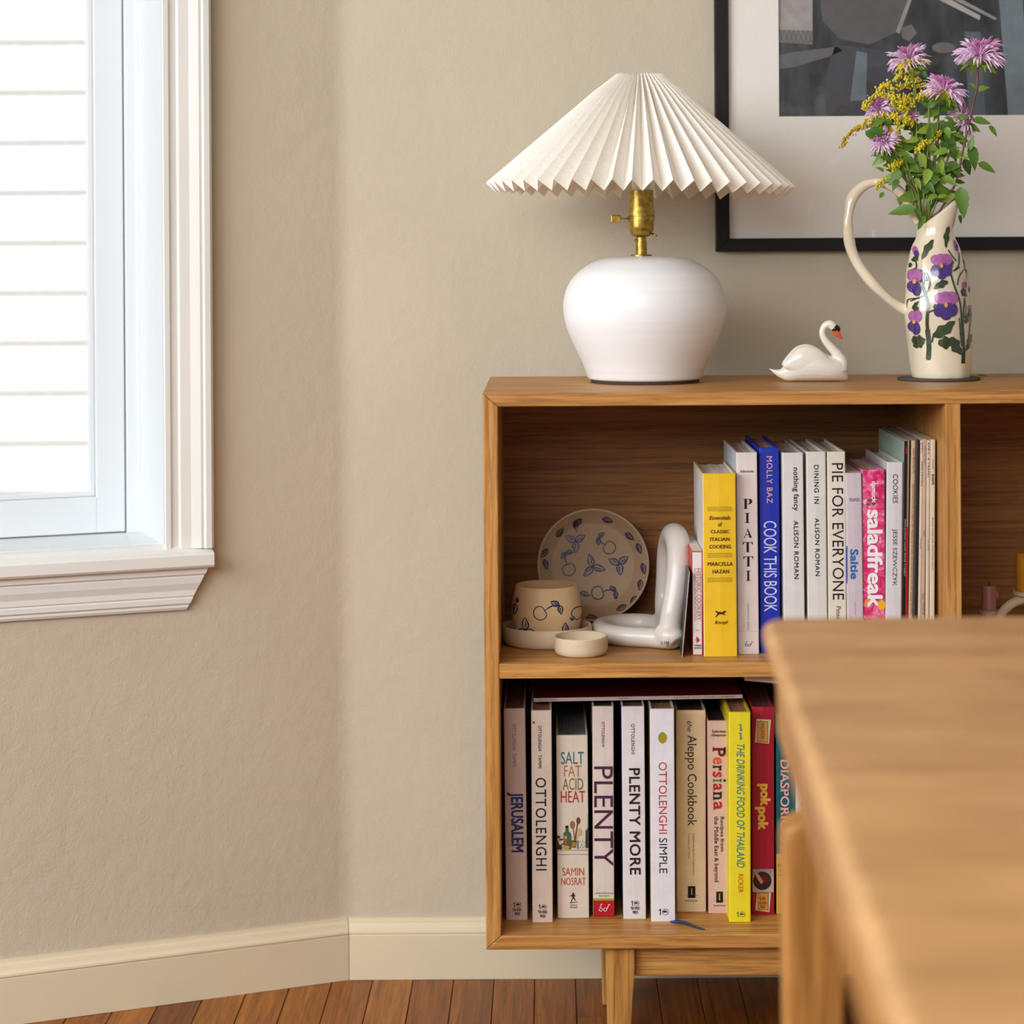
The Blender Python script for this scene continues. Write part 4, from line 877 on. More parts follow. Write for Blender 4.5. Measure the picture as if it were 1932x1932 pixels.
prof = [(0, 0.003), (300/3.116*sl, 0.003)] + [(w_/3.116*sl, (yb0-(130+y_/3.116))*sl + 0.0045) for y_, w_ in hw]
prof = [(a, max(b_2, 0.003)) for a, b_2 in prof] + [(0, prof[-1][1])]
hw2 = cat([(p[0], p[1]) for p in prof[2:-1]], 4)
lathe('base', [prof[0], prof[1]] + hw2 + [prof[-1]], LB, lamp, seg=96)
lathe('foot_ring', [(0, 0), (318/3.116*sl, 0), (318/3.116*sl, 0.0035), (0, 0.0035)], flat((60, 48, 40), 0.8, name='felt'), lamp, seg=64)
m_, nt, b_ = newmat('brass'); b_.inputs['Metallic'].default_value = 1.0; b_.inputs['Roughness'].default_value = 0.32
v = coords(nt, (1, 1, 1)); n1 = ntex(nt, v, 120, 4); nt.links.new(ramp(nt, n1, [(0.35, srgb(150, 120, 52)), (0.6, srgb(196, 166, 84))]), b_.inputs['Base Color'])
BRASS = m_
def ly(y): return (yb0-y)*sl + 0.0045
cxo = (1211.5-1217)*sl
def br(name, prof_, seg=40): return lathe(name, [(r_*sl, ly(y_)) for r_, y_ in prof_], BRASS, lamp, c=(cxo, 0, 0), seg=seg)
br('neck', [(0, 491.5), (19.5, 491.5), (20, 489), (19, 487.3), (10.6, 487), (10.6, 464.5), (9.6, 464), (9.6, 455), (0, 455)])
br('socket_cap', [(0, 455.6), (9, 455.5), (15, 453.5), (20, 449), (23, 442), (23.8, 434), (23.8, 425), (25.6, 424.6), (25.6, 416), (25.0, 415.6), (25.6, 415.2), (25.6, 404.4), (0, 404.4)])
br('socket_shell', [(0, 404.5), (23.2, 404.5), (23.0, 400), (23.2, 366.5), (0, 366.5)])
kx = (1154-1211.5)*sl
tube('switch_stem', [(-24*sl+cxo, -0.002, ly(419.8), 0.0012), (-40*sl+cxo, -0.002, ly(419.8), 0.0012)], BRASS, lamp, 8)
box('switch_key', (1154.5-1217)*sl, (1173-1217)*sl, -0.0048, 0.0008, ly(427.4), ly(412.6), BRASS, lamp, 0.001)
tube('thumb_screw', [(20*sl+cxo, -0.006, ly(448.5), 0.0016), (27*sl+cxo, -0.009, ly(452), 0.0018), (30*sl+cxo, -0.0095, ly(453.6), 0.0004)], BRASS, lamp, 8)
tube('thumb_screw', [(-9*sl+cxo, -0.003, ly(459), 0.0008), (-12*sl+cxo, -0.0045, ly(460), 0.0016), (-14*sl+cxo, -0.005, ly(461.5), 0.0012)], BRASS, lamp, 8)
lathe('bulb', [(0, ly(367)), (0.012, ly(366)), (0.013, ly(350)), (0.026, ly(320)), (0.029, ly(295)), (0.02, ly(272)), (0, ly(266))], flat((250, 248, 240), 0.3, name='bulb_glass', var=0.0), lamp, c=(cxo, 0, 0), seg=24)
# pleated shade
m_, nt, b_ = newmat('shade_paper'); b_.inputs['Base Color'].default_value = srgb(246, 238, 224); b_.inputs['Roughness'].default_value = 0.8
v = coords(nt, (1, 1, 1)); n1 = ntex(nt, v, 300, 3); nt.links.new(ramp(nt, n1, [(0.35, srgb(249, 244, 232)), (0.6, srgb(254, 252, 246))]), b_.inputs['Base Color'])
tr = N(nt, 'ShaderNodeBsdfTranslucent'); tr.inputs[0].default_value = srgb(250, 232, 206); mx = N(nt, 'ShaderNodeMixShader'); mx.inputs[0].default_value = 0.14
out = nt.nodes['Material Output']; nt.links.new(b_.outputs[0], mx.inputs[1]); nt.links.new(tr.outputs[0], mx.inputs[2]); nt.links.new(mx.outputs[0], out.inputs[0])
NP = 50; rt, rbm = 41*sl, 283*sl; zt_, zb2 = ly(150), ly(366); nrm = Vector((0.66, 0.75)); vs, fs = [], []
scx = (1210.5-1217)*sl; rows = 7; rj = random.Random(5)
jit = [rj.uniform(-0.018, 0.018) for _ in range(NP*2)]
for j in range(rows):
    f = j/(rows-1); r = rt+(rbm-rt)*f; z = zt_+(zb2-zt_)*f; amp = (6.5+(13.0-6.5)*f)*sl
    for k_ in range(NP*2):
        a = math.pi*(k_+jit[k_]*f*4)/NP - 0.03; s_ = 1 if k_ % 2 == 0 else -1
        R_ = r+s_*amp*nrm.x*(0.6 if j == 0 else 1); Z_ = z+s_*amp*nrm.y*(0.5 if j == 0 else 1)
        vs.append((scx+R_*math.cos(a), R_*math.sin(a), Z_+0.004*(R_*math.cos(a))/0.2*-1.0))
n = NP*2
for j in range(rows-1):
    for k_ in range(n): fs.append((j*n+k_, j*n+(k_+1) % n, (j+1)*n+(k_+1) % n, (j+1)*n+k_))
sh = mesh('shade', vs, fs, m_, lamp)
lathe('shade_ring', [(rt*0.93, zt_-0.006), (rt*0.99, zt_-0.006), (rt*0.99, zt_-0.004), (rt*0.93, zt_-0.004)], BRASS, lamp, c=(scx, 0, 0), seg=32, closed=True)
tube('harp', [(cxo, 0, ly(268), 0.0012), (cxo, 0, ly(200), 0.0012), (scx-rt*0.95, 0, zt_-0.005, 0.0012)], BRASS, lamp, 6)

# ------------------------------------------------------------------ framed picture
df = 3.222; fb = P(1352, 475, df); fi = P(1376.8, 449.6, df); fx0, fz0 = fb.x, fb.z; fw = fi.x-fx0
fW, fH = 0.98, 0.80
pic = thing('framed_picture', 'black framed black and white photograph hanging above the bookcase', 'picture', (fx0, df, fz0))
BLK = flat((24, 22, 21), 0.6, spec=0.25, name='black_frame_wood', var=0.1)
for nm, pr_ in (('frame_rail', [(0, 0), (fW, 0), (fW-fw, fw), (fw, fw)]), ('frame_rail', [(0, fH), (fW, fH), (fW-fw, fH-fw), (fw, fH-fw)]), ('frame_rail', [(0, 0), (fw, fw), (fw, fH-fw), (0, fH)]), ('frame_rail', [(fW, 0), (fW-fw, fw), (fW-fw, fH-fw), (fW, fH)])):
    bevel(extrude(nm, pr_, 0, 0.026, BLK, pic), 0.0008, 2)
MAT_ = flat((242, 237, 228), 0.8, name='mat_board', var=0.02, vscale=300)
ix0 = P(1470, 219.6, df+0.008).x-fx0; iz0 = P(1470, 219.8, df+0.008).z-fz0
iw, ih = fW-2*ix0, fH-iz0-ix0*0.9
mt = MB(); y0_, y1_ = 0.0085, 0.0105
for a in ((fw*.8, ix0, iz0, iz0+ih), (ix0+iw, fW-fw*.8, iz0, iz0+ih), (fw*.8, fW-fw*.8, fw*.8, iz0), (fw*.8, fW-fw*.8, iz0+ih, fH-fw*.8)):
    mt.box(a[0], a[1], y0_, y1_, a[2], a[3])
mt.build('mat_board', MAT_, pic)
# the print: a generic grey street scene, soft shapes, dark ground, bluish glass reflections painted in
m_, nt, b_ = newmat('grey_print'); v = coords(nt, (1, 1, 1)); n1 = ntex(nt, v, 13, 5, 0.6, 0.5); n2 = ntex(nt, coords(nt, (9, 1, 2.2)), 4.0, 3)
c1 = ramp(nt, n1, [(0.36, srgb(18, 18, 20)), (0.54, srgb(40, 39, 40)), (0.68, srgb(92, 88, 86))])
nt.links.new(mix(nt, 0.35, c1, ramp(nt, n2, [(0.4, srgb(24, 26, 30)), (0.68, srgb(96, 106, 114))])), b_.inputs['Base Color']); b_.inputs['Roughness'].default_value = 0.35  # bluish upright streaks: window reflections of the glass put into the print colour
pr_ = box('print', ix0-0.001, ix0+iw+0.001, 0.0125, 0.0135, iz0-0.001, iz0+ih+0.001, m_, pic)
def pz(x, y): q = P(x, y, df+0.0122); return (q.x-fx0, q.z-fz0)
def shp(pts, col, l=0, n_='print_or_reflection'):
    mesh(n_, [(pz(x, y)[0], 0.0122-0.0001*l, pz(x, y)[1]) for x, y in pts], [tuple(range(len(pts)))], flat(col, 0.35, name='print_grey_%d' % col[0], var=0.12, vscale=60), pr_)
shp([(1469, -60), (1533, -60), (1533, 84), (1469, 80)], (158, 152, 148)); shp([(1469, 56), (1533, 58), (1533, 84), (1469, 80)], (120, 116, 112), 1)
for i in range(7): shp([(1470+i*9, 57), (1471.2+i*9, 57), (1479.2+i*9, 82), (1478+i*9, 82)], (82, 80, 80), 2); shp([(1479+i*9, 57), (1480.2+i*9, 57), (1472+i*9, 82), (1470.8+i*9, 82)], (82, 80, 80), 2)
shp([(1470, 104), (1500, 98), (1580, 88), (1590, 96), (1560, 108), (1500, 126), (1470, 130)], (96, 94, 94))
shp([(1540, -60), (1700, -60), (1712, 10), (1690, 62), (1640, 84), (1585, 74), (1552, 40)], (86, 84, 84)); shp([(1576, 84), (1676, 96), (1700, 150), (1694, 217), (1560, 217), (1556, 150)], (64, 64, 68), 0)
shp([(1616, 96), (1636, 100), (1634, 190), (1604, 190)], (104, 116, 124), 2); shp([(1690, 60), (1724, -30), (1730, -28), (1697, 64)], (150, 144, 140), 1)  # the bluish strip is a painted glass reflection
shp([(1700, 52), (1720, 46), (1730, 62), (1716, 78), (1702, 72)], (108, 104, 102), 1); shp([(1760, -20), (1850, 30), (1848, 38), (1756, -8)], (176, 170, 164), 1); shp([(1780, -20), (1880, 34), (1878, 38), (1776, -12)], (150, 146, 142), 2)
shp([(1880, -60), (1925, -60), (1945, 218), (1902, 218)], (112, 124, 130), 1); shp([(1820, 60), (1850, 60), (1860, 218), (1828, 218)], (84, 94, 100), 1); shp(circ(1780, 90, 22, 18, 10), (104, 100, 98), 1)  # tall bluish strips: painted reflections of windows in the glass
mesh('glazing', boxv(fw*.8, fW-fw*.8, 0.0055, 0.0070, fw*.8, fH-fw*.8), BF, GLASS, pic)

# ------------------------------------------------------------------ swan
PORC = cloudy('glazed_porcelain', (236, 230, 216), 0.16, 0.05, 0, 0.6)
dsw = 2.975; ss = dsw/F
SW = thing('swan_figurine', 'glossy white porcelain swan with orange beak on the bookcase top', 'figurine', (P(1532, 722, dsw).x, dsw+0.018, z_top+0.0003))
def sx(X): return (1400+X/8.05-1532)*ss
def sz(Y): return (1075-Y)/8.05*ss
mb = MB()
secs = [(430, 872, 5, 6), (520, 925, 30, 38), (620, 950, 60, 80), (720, 900, 115, 165), (850, 850, 175, 218), (1000, 820, 205, 250), (1150, 825, 215, 245), (1300, 860, 205, 212), (1420, 885, 180, 188), (1530, 885, 140, 185), (1600, 930, 80, 135), (1640, 960, 20, 80)]
secs = cat(secs, 3); vs, fs = [], []; ns = 22
for (X, Zc, wy, hz) in secs:
    for k_ in range(ns):
        a = 2*math.pi*k_/ns; z_ = sz(Zc)+max(2, hz)/8.05*ss*math.sin(a)
        vs.append((sx(X), max(2, wy)/8.05*ss*math.cos(a), max(z_, 0.0)))
for i in range(len(secs)-1):
    for k_ in range(ns): fs.append((i*ns+k_, i*ns+(k_+1) % ns, (i+1)*ns+(k_+1) % ns, (i+1)*ns+k_))
fs += [tuple(range(ns-1, -1, -1)), tuple((len(secs)-1)*ns+k_ for k_ in range(ns))]; mb.add(vs, fs)
for sgn in (-1, 1):      # folded wings
    wg = [(640, 830, 10, 25), (720, 790, 55, 95), (850, 755, 85, 190), (1000, 745, 95, 225), (1150, 765, 90, 210), (1280, 810, 70, 160), (1380, 860, 40, 90), (1450, 900, 10, 25)]
    wg = cat(wg, 3); vs, fs = [], []
    for (X, Zc, wy, hz) in wg:
        for k_ in range(ns):
            a = 2*math.pi*k_/ns
            vs.append((sx(X), (sgn*112+max(3, wy)*math.cos(a))/8.05*ss, sz(Zc)+max(3, hz)/8.05*ss*math.sin(a)+(0.0015 if sgn > 0 else 0)))
    for i in range(len(wg)-1):
        for k_ in range(ns): fs.append((i*ns+k_, i*ns+(k_+1) % ns, (i+1)*ns+(k_+1) % ns, (i+1)*ns+k_))
    fs += [tuple(range(ns-1, -1, -1)), tuple((len(wg)-1)*ns+k_ for k_ in range(ns))]; mb.add(vs, fs)
nk = [(1510, 900, 125), (1530, 780, 100), (1490, 690, 84), (1420, 600, 72), (1340, 510, 64), (1275, 420, 56), (1248, 340, 52), (1262, 265, 52), (1310, 210, 58), (1370, 205, 68), (1420, 245, 66), (1450, 290, 42)]
v_, f_ = tube_data(cat([(sx(a), -0.002, sz(b_2), r_/8.05*ss) for a, b_2, r_ in nk], 5), 18); mb.add(v_, f_)
body = mb.build('body', PORC, SW, True); fix(body)
md = body.modifiers.new('r', 'REMESH'); md.mode = 'VOXEL'; md.voxel_size = 0.0007; md.use_smooth_shade = True
md = body.modifiers.new('s', 'SMOOTH'); md.factor = 0.5; md.iterations = 9
tube('beak', cat([(sx(1425), -0.003, sz(290), 0.0052*0.9), (sx(1470), -0.003, sz(340), 0.0042), (sx(1520), -0.003, sz(395), 0.0024), (sx(1552), -0.003, sz(428), 0.0009)], 4), flat((226, 96, 60), 0.25, name='orange_glaze', var=0.05), SW, 14)
tube('knob', cat([(sx(1390), -0.003, sz(245), 0.0030), (sx(1440), -0.003, sz(265), 0.0062), (sx(1480), -0.004, sz(275), 0.0042), (sx(1492), -0.004, sz(310), 0.0022)], 4), flat((22, 20, 20), 0.25, name='black_glaze', var=0.05), SW, 14)

# ------------------------------------------------------------------ coaster, pitcher
dp = 3.02; sp_ = dp/F; cxp = P(1771, 716, dp).x
o = lathe('coaster', [(0, 0), (76.5*sp_, 0), (77.5*sp_, 0.001), (77.5*sp_, 0.0022), (76.5*sp_, 0.0032), (0, 0.0032)], flat((74, 62, 58), 0.7, name='dark_cork'), c=(cxp, dp, z_top+0.0002), seg=72)
tag(o, 'thin dark round coaster beneath the flowered pitcher', 'coaster')
PT = thing('pitcher', 'tall cream handmade pitcher painted with purple pansies, looping handle', 'pitcher', (cxp, dp, z_top+0.0036))
GLZ = cloudy('cream_glaze', (244, 230, 202), 0.14, 0.2, 0, 0.8)
edg = [(1420, 1136, 1548), (1400, 1130, 1552), (1300, 1118, 1558), (1200, 1108, 1560), (1100, 1095, 1560), (1000, 1087, 1556), (900, 1085, 1550), (800, 1088, 1544), (700, 1095, 1532), (600, 1110, 1508), (500, 1138, 1478), (440, 1168, 1448), (400, 1176, 1436), (360, 1184, 1436)]
e2 = [((718.0-(340+Y/3.773))*sp_, ((1420+(l+r_)/2/3.773)-1771)*sp_, (r_-l)/2/3.773*sp_) for Y, l, r_ in edg]
e2 = cat(e2, 3)
e2[0] = (0.0,) + tuple(e2[0][1:])
zneck = e2[-1][0]
seg = 72; vs, fs = [], []
def wob(a, z): return 1+0.032*noise.noise(Vector((math.cos(a)*2.2, math.sin(a)*2.2, z*28)))
def ringv(z, cx_, R_, zf=None):
    for k_ in range(seg):
        a = 2*math.pi*k_/seg; w_ = wob(a, z) if R_ > 0.002 else 1
        vs.append((cx_+R_*w_*math.cos(a), R_*w_*math.sin(a), zf(a) if zf else z))
ringv(0.0, e2[0][1], 0.0001); 
for z, cx_, R_ in e2: ringv(z, cx_, R_)
zhi = (718.0-(340+132/3.773))*sp_; 
for f in (0.25, 0.5, 0.75, 1.0):      # spout: rises to the right, stays low at the left
    def zf(a, f=f):
        t = (math.cos(a)+1)/2
        return zneck + f*(0.004 + (zhi-zneck-0.004)*(t**1.25))
    R_ = e2[-1][2]*(1-0.04*f); cs = e2[-1][1] + 0.0
    for k_ in range(seg):
        a = 2*math.pi*k_/seg; t = (math.cos(a)+1)/2; z = zf(a)
        sq = 1 - 0.35*f*t        # the lip narrows toward its tip
        vs.append((cs+R_*math.cos(a)+0.012*f*t*t, R_*math.sin(a)*sq, z))
nout = 1+len(e2)+4
for f in (1.0, 0.5, 0.0):
    R_ = e2[-1][2]-0.004
    for k_ in range(seg):
        a = 2*math.pi*k_/seg; t = (math.cos(a)+1)/2
        z = zneck + f*(0.004+(zhi-zneck-0.004)*(t**1.25)) - 0.0005
        vs.append((e2[-1][1]+R_*math.cos(a)*(0.97 if f else 1)+0.011*f*t*t, R_*math.sin(a)*(1-0.38*f*t), z))
for z in (zneck-0.04, zneck-0.09): ringv(z, e2[-1][1], e2[-1][2])
tot = len(vs)//seg
for j in range(tot-1):
    for k_ in range(seg): fs.append((j*seg+k_, j*seg+(k_+1) % seg, (j+1)*seg+(k_+1) % seg, (j+1)*seg+k_))
fs.append(tuple((tot-1)*seg+k_ for k_ in range(seg)))
vess = mesh('vessel', vs, fs, GLZ, PT, True)
def ppz(X, Y): return ((1420+X/3.773)-1771)*sp_, (718.0-(340+Y/3.773))*sp_
hp = [(1186, 330, 26), (1150, 270, 30), (1105, 170, 34), (1040, 92, 35), (960, 48, 35), (870, 36, 36), (785, 72, 37), (718, 150, 37), (690, 250, 37), (684, 350, 37), (694, 450, 37), (722, 550, 38), (775, 650, 38), (855, 755, 37), (950, 850, 34), (1030, 912, 32), (1090, 945, 36), (1120, 960, 38)]
tube('handle', cat([(ppz(X, Y)[0], 0.0+0.002*math.sin(i*1.3), ppz(X, Y)[1], r_/3.773*sp_*(1+0.10*math.sin(i*2.1)+0.06*math.sin(i*4.7))) for i, (X, Y, r_) in enumerate(hp)], 5), GLZ, PT, 16)
# painted flowers: thin raised glaze on the front of the vessel
def prad(z):
    for i in range(len(e2)-1):
        if e2[i][0] <= z <= e2[i+1][0]:
            f = (z-e2[i][0])/max(1e-9, e2[i+1][0]-e2[i][0]); return e2[i][1]*(1-f)+e2[i+1][1]*f, e2[i][2]*(1-f)+e2[i+1][2]*f
    return (e2[-1][1], e2[-1][2]*0.97) if z > zneck else (e2[0][1], e2[0][2])
def mpp(lift):
    def f(X, Y):
        x_, z_ = ppz(X, Y); cx_, R_ = prad(z_); dx = x_-cx_
        q = max(-0.97, min(0.97, dx/R_)); a = math.asin(q)
        ww = wob(-math.pi/2+a, z_) if z_ < zneck else 1
        R2 = R_*ww + lift
        return (cx_+R2*math.sin(a), -R2*math.cos(a), z_)
    return f
GREEN = flat((48, 66, 38), 0.18, name='green_glaze', var=0.35, vscale=160, coat=0.7); PUR = flat((70, 44, 118), 0.18, name='violet_glaze', var=0.35, vscale=160, coat=0.7)
LIL = flat((168, 96, 160), 0.18, name='lilac_glaze', var=0.22, vscale=160, coat=0.7); YEL = flat((222, 160, 80), 0.2, name='ochre_glaze', coat=0.7)
m1 = mpp(0.0009)
def stem(pts, w=11):
    q = MB(); ribbon_px(pts, w, m1, q, n=6, taper=False); q.build('painted_stem', GREEN, PT, True)
stem([(1220, 1295), (1222, 1180), (1210, 1040), (1215, 900), (1190, 800), (1165, 700)], 20); stem([(1220, 1290), (1222, 1200), (1212, 1080)], 30)
stem([(1460, 1320), (1462, 1220), (1450, 1060), (1440, 900), (1400, 780), (1370, 670)], 13); stem([(1462, 1320), (1470, 1180), (1462, 1000), (1480, 860)], 11); stem([(1460, 1320), (1462, 1240)], 30)
stem([(1470, 1240), (1500, 1180), (1520, 1080), (1535, 1000)], 10); stem([(1215, 960), (1260, 940)], 10); stem([(1145, 570), (1150, 640), (1120, 660)], 9); stem([(1450, 540), (1440, 620), (1395, 670)], 10)
stem([(1490, 590), (1500, 660), (1525, 700), (1540, 800)], 8); stem([(1500, 650), (1440, 700), (1420, 770)], 9); stem([(1365, 520), (1390, 560), (1420, 600)], 9); stem([(1480, 860), (1490, 940), (1470, 1000)], 8)
stem([(1110, 880), (1150, 860), (1200, 830), (1230, 760), (1215, 690), (1190, 690)], 9); stem([(1090, 930), (1100, 870), (1160, 860)], 8); stem([(1180, 800), (1200, 700), (1175, 660)], 8); stem([(1240, 1170), (1250, 1110)], 10); stem([(1430, 1000), (1440, 1100), (1450, 1200)], 8)
stem([(1555, 1100), (1552, 1220)], 8); stem([(1445, 640), (1400, 670)], 8)
def leafp(x0, y0, x1, y1, w):
    dx, dy = x1-x0, y1-y0; L = math.hypot(dx, dy); nx, ny = -dy/L, dx/L; o_ = []
    pf = lambda t, ph_: math.sin(math.pi*t**0.8)**0.8*(1+0.22*math.sin(15*t+ph_))+0.02
    for i in range(13):
        t = i/12; k_ = pf(t, x0*.1); bend = math.sin(math.pi*t)*0.12*L; o_.append((x0+dx*t+nx*(w*k_+bend*.3), y0+dy*t+ny*(w*k_+bend*.3)))
    for i in range(11, 0, -1):
        t = i/12; k_ = pf(t, y0*.1+2); bend = math.sin(math.pi*t)*0.12*L; o_.append((x0+dx*t-nx*(w*k_-bend*.3), y0+dy*t-ny*(w*k_-bend*.3)))
    q = MB(); blob_px(o_, m1, q); q.build('painted_leaf', GREEN, PT, True)
for a in ((1385, 350, 1350, 510, 20), (1270, 445, 1185, 590, 20), (1130, 600, 1165, 560, 16), (1100, 640, 1125, 610, 14), (1355, 740, 1252, 795, 24), (1245, 1130, 1400, 1018, 38), (1280, 1180, 1400, 1150, 40), (1370, 1130, 1450, 1260, 38), (1120, 1160, 1200, 1150, 36), (1130, 1200, 1195, 1165, 24), (1490, 1230, 1525, 1110, 20), (1260, 900, 1300, 970, 24), (1480, 1040, 1512, 960, 18), (1540, 1120, 1555, 1180, 14), (1520, 820, 1535, 770, 12), (1130, 920, 1160, 945, 18), (1450, 800, 1500, 850, 22), (1190, 700, 1215, 740, 16), (1390, 590, 1370, 660, 18), (1330, 700, 1380, 650, 16), (1160, 880, 1120, 940, 10)): leafp(*a)
m2 = mpp(0.0013); m3 = mpp(0.0018)
def ell(cx_, cy_, rx, ry, a=0.0, n_=14):
    return [(cx_+rx*math.cos(t)*math.cos(a)-ry*math.sin(t)*math.sin(a), cy_+rx*math.cos(t)*math.sin(a)+ry*math.sin(t)*math.cos(a)) for t in [2*math.pi*i/n_ for i in range(n_)]]
def pansy(x, y, s_, lean=0.0):
    pet = MB()
    for dx, dy, rx, ry, a, mi in ((-28, -38, 44, 38, 0.4, 1), (34, -40, 46, 42, -0.4, 1), (0, -50, 36, 34, 0, 1), (-38, 34, 36, 44, 0.3, 0), (34, 30, 42, 46, -0.3, 0), (0, 58, 36, 40, 0, 0)):
        blob_px(ell(x+dx*s_, y+dy*s_, rx*s_, ry*s_, a), m2, pet, mi)
    blob_px(ell(x, y+2*s_, 11*s_, 15*s_), m3, pet, 2); pet.build('painted_pansy', [PUR, LIL, YEL], PT, True)
def pansyn(x, y, s_):  # seen from the side
    pet = MB()
    for dx, dy, rx, ry, mi in ((-12, -38, 26, 40, 1), (16, -40, 26, 42, 1), (-6, 34, 34, 42, 0), (8, 52, 24, 44, 0)):
        blob_px(ell(x+dx*s_, y+dy*s_, rx*s_, ry*s_), m2, pet, mi)
    blob_px(ell(x-2*s_, y+2*s_, 10*s_, 14*s_), m3, pet, 2); pet.build('painted_pansy', [PUR, LIL, YEL], PT, True)
pansy(1335, 905, 1.12); pansy(1310, 630, 1.0); pansyn(1140, 740, 1.1); pansyn(1138, 1025, 1.0)
for (x, y, s_) in ((1475, 790, .55), (1530, 950, .5)): pansyn(x, y, s_)
for (x, y) in ((1155, 530), (1425, 490)):
    pet = MB(); blob_px(ell(x, y, 17, 40, -0.15), m2, pet, 1); blob_px(ell(x+4, y+16, 14, 26), m3, pet, 0); pet.build('painted_bud', [PUR, LIL, YEL], PT, True)

# ------------------------------------------------------------------ flowers
LEAFM = []
for i, cl in enumerate(((84, 122, 38), (108, 142, 44), (66, 104, 36), (134, 160, 58))):
    LEAFM.append(flat(cl, 0.45, name='leaf_green_%d' % i, var=0.25, vscale=90))
STEMM = flat((110, 128, 52), 0.5, name='green_stem', var=0.2); STEMR = flat((112, 74, 60), 0.5, name='reddish_stem', var=0.2)
def leaf_mesh(mat, i, curl):
    n_ = 10; vs, fs = [], []; r_ = random.Random(i*11+1)
    for j in range(n_+1):
        t = j/n_; w_ = 0.28*(math.sin(math.pi*min(1, t**0.72))**0.85)*(1-0.25*t) + 0.004
        w_ *= (1.0 if j % 2 == 0 else 0.88) if 0 < j < n_ else 1
        zc_ = -curl*t*t; vs += [(t, -w_, zc_+w_*0.35), (t, 0, zc_), (t, w_, zc_+w_*0.35)]
    for j in range(n_):
        a = 3*j; fs += [(a, a+1, a+4, a+3), (a+1, a+2, a+5, a+4)]
    me = bpy.data.meshes.new('leaf'); me.from_pydata(vs, [], fs); me.materials.append(mat)
    for p in me.polygons: p.use_smooth = True
    return me
LM = [leaf_mesh(LEAFM[i % 4], i, cu_) for i, cu_ in enumerate((0.05, 0.16, 0.28, 0.1, 0.2, 0.34))]
rl = random.Random(21)
def leaf(parent, a, b_, wid=1.0, li=None, roll=None):
    """leaf from point a to point b_ (parent-local coordinates)"""
    a = Vector(a); b_ = Vector(b_); L = (b_-a).length; x_ = (b_-a).normalized()
    up = Vector((rl.uniform(-.4, .4), -1.0, 0.55+rl.uniform(-.3, .3))) if roll is None else Vector(roll)
    y_ = up.cross(x_).normalized(); z_ = x_.cross(y_).normalized()
    i = rl.randrange(6) if li is None else li
    o = bpy.data.objects.new('leaf', LM[i]); link(o, parent)
    M = Matrix(((x_.x*L, y_.x*L*wid, z_.x*L, a.x), (x_.y*L, y_.y*L*wid, z_.y*L, a.y), (x_.z*L, y_.z*L*wid, z_.z*L, a.z), (0, 0, 0, 1)))
    o.matrix_local = M; return o
LC1 = flat((238, 204, 234), 0.5, name='lilac_petal', var=0.18, vscale=200); LC2 = flat((206, 134, 188), 0.5, name='mauve_petal', var=0.2, vscale=200); CAL = LEAFM[3]
def bloom_mesh(seed):
    r_ = random.Random(seed); mb_ = MB()
    for i in range(190):
        az = r_.uniform(0, 2*math.pi); el_ = r_.uniform(-0.35, 1.35); L = r_.uniform(0.65, 1.05)*(1.0 if el_ < 0.9 else 0.75)
        d = Vector((math.cos(az)*math.cos(el_), math.sin(az)*math.cos(el_), math.sin(el_)*0.8)); c_ = d*0.22
        e_ = d*L + Vector((0, 0, -0.12 if el_ < 0.4 else 0.05)); md_ = (c_+e_)/2 + Vector((0, 0, 0.10))
        w0 = 0.018; w1 = r_.uniform(0.03, 0.055) if i % 3 else 0.02
        v_, f_ = tube_data([(*c_, w0), (*md_, w0*1.2), (*((md_+e_)/2+Vector((0, 0, 0.03))), w1), (*e_, 0.010)], 4)
        mb_.add(v_, f_, 0 if (el_ < 0.75) else 1)
    for i in range(26):
        az = r_.uniform(0, 2*math.pi); el_ = r_.uniform(0.2, 1.5); d = Vector((math.cos(az)*math.cos(el_), math.sin(az)*math.cos(el_), math.sin(el_)))
        v_, f_ = tube_data([(*(d*0.1), 0.05), (*(d*0.38), 0.035), (*(d*0.5), 0.008)], 4); mb_.add(v_, f_, 1)
    me = bpy.data.meshes.new('bloom'); me.from_pydata(mb_.v, [], mb_.f); me.materials.append(LC1); me.materials.append(LC2)
    for p, k_ in zip(me.polygons, mb_.m): p.material_index = k_
    return me
def calyx_mesh():
    mb_ = MB()
    v_, f_ = tube_data([(0, 0, -0.42, 0.05), (0, 0, -0.3, 0.16), (0, 0, -0.05, 0.26), (0, 0, 0.08, 0.2)], 10); mb_.add(v_, f_)
    for i in range(9):
        a = i*0.7; d = Vector((math.cos(a), math.sin(a), 0)); s_ = Vector((-d.y, d.x, 0)); p0_ = d*0.12+Vector((0, 0, -0.3)); p1_ = d*0.45+Vector((0, 0, -0.24)); p2_ = d*0.75+Vector((0, 0, -0.42-0.1*(i % 3)))
        mb_.add([p0_-s_*.03, p0_+s_*.03, p1_+s_*.13, p2_, p1_-s_*.13], [(0, 1, 2, 3, 4)])
    me = bpy.data.meshes.new('calyx'); me.from_pydata(mb_.v, [], mb_.f); me.materials.append(CAL); return me
BM = [bloom_mesh(3), bloom_mesh(8)]; CM = calyx_mesh()
Zf = lambda X, Y: (1560+X/5.194, 50+Y/5.194)
dfl = dp
root = Vector((P(1741, 452, dp).x, dp, P(1741, 452, dp).z))
GF = 'wildflowers in the pitcher'
def WPt(X, Y, dy=0.0):
    x_, y_ = Zf(X, Y); return P(x_, y_, dfl+dy)
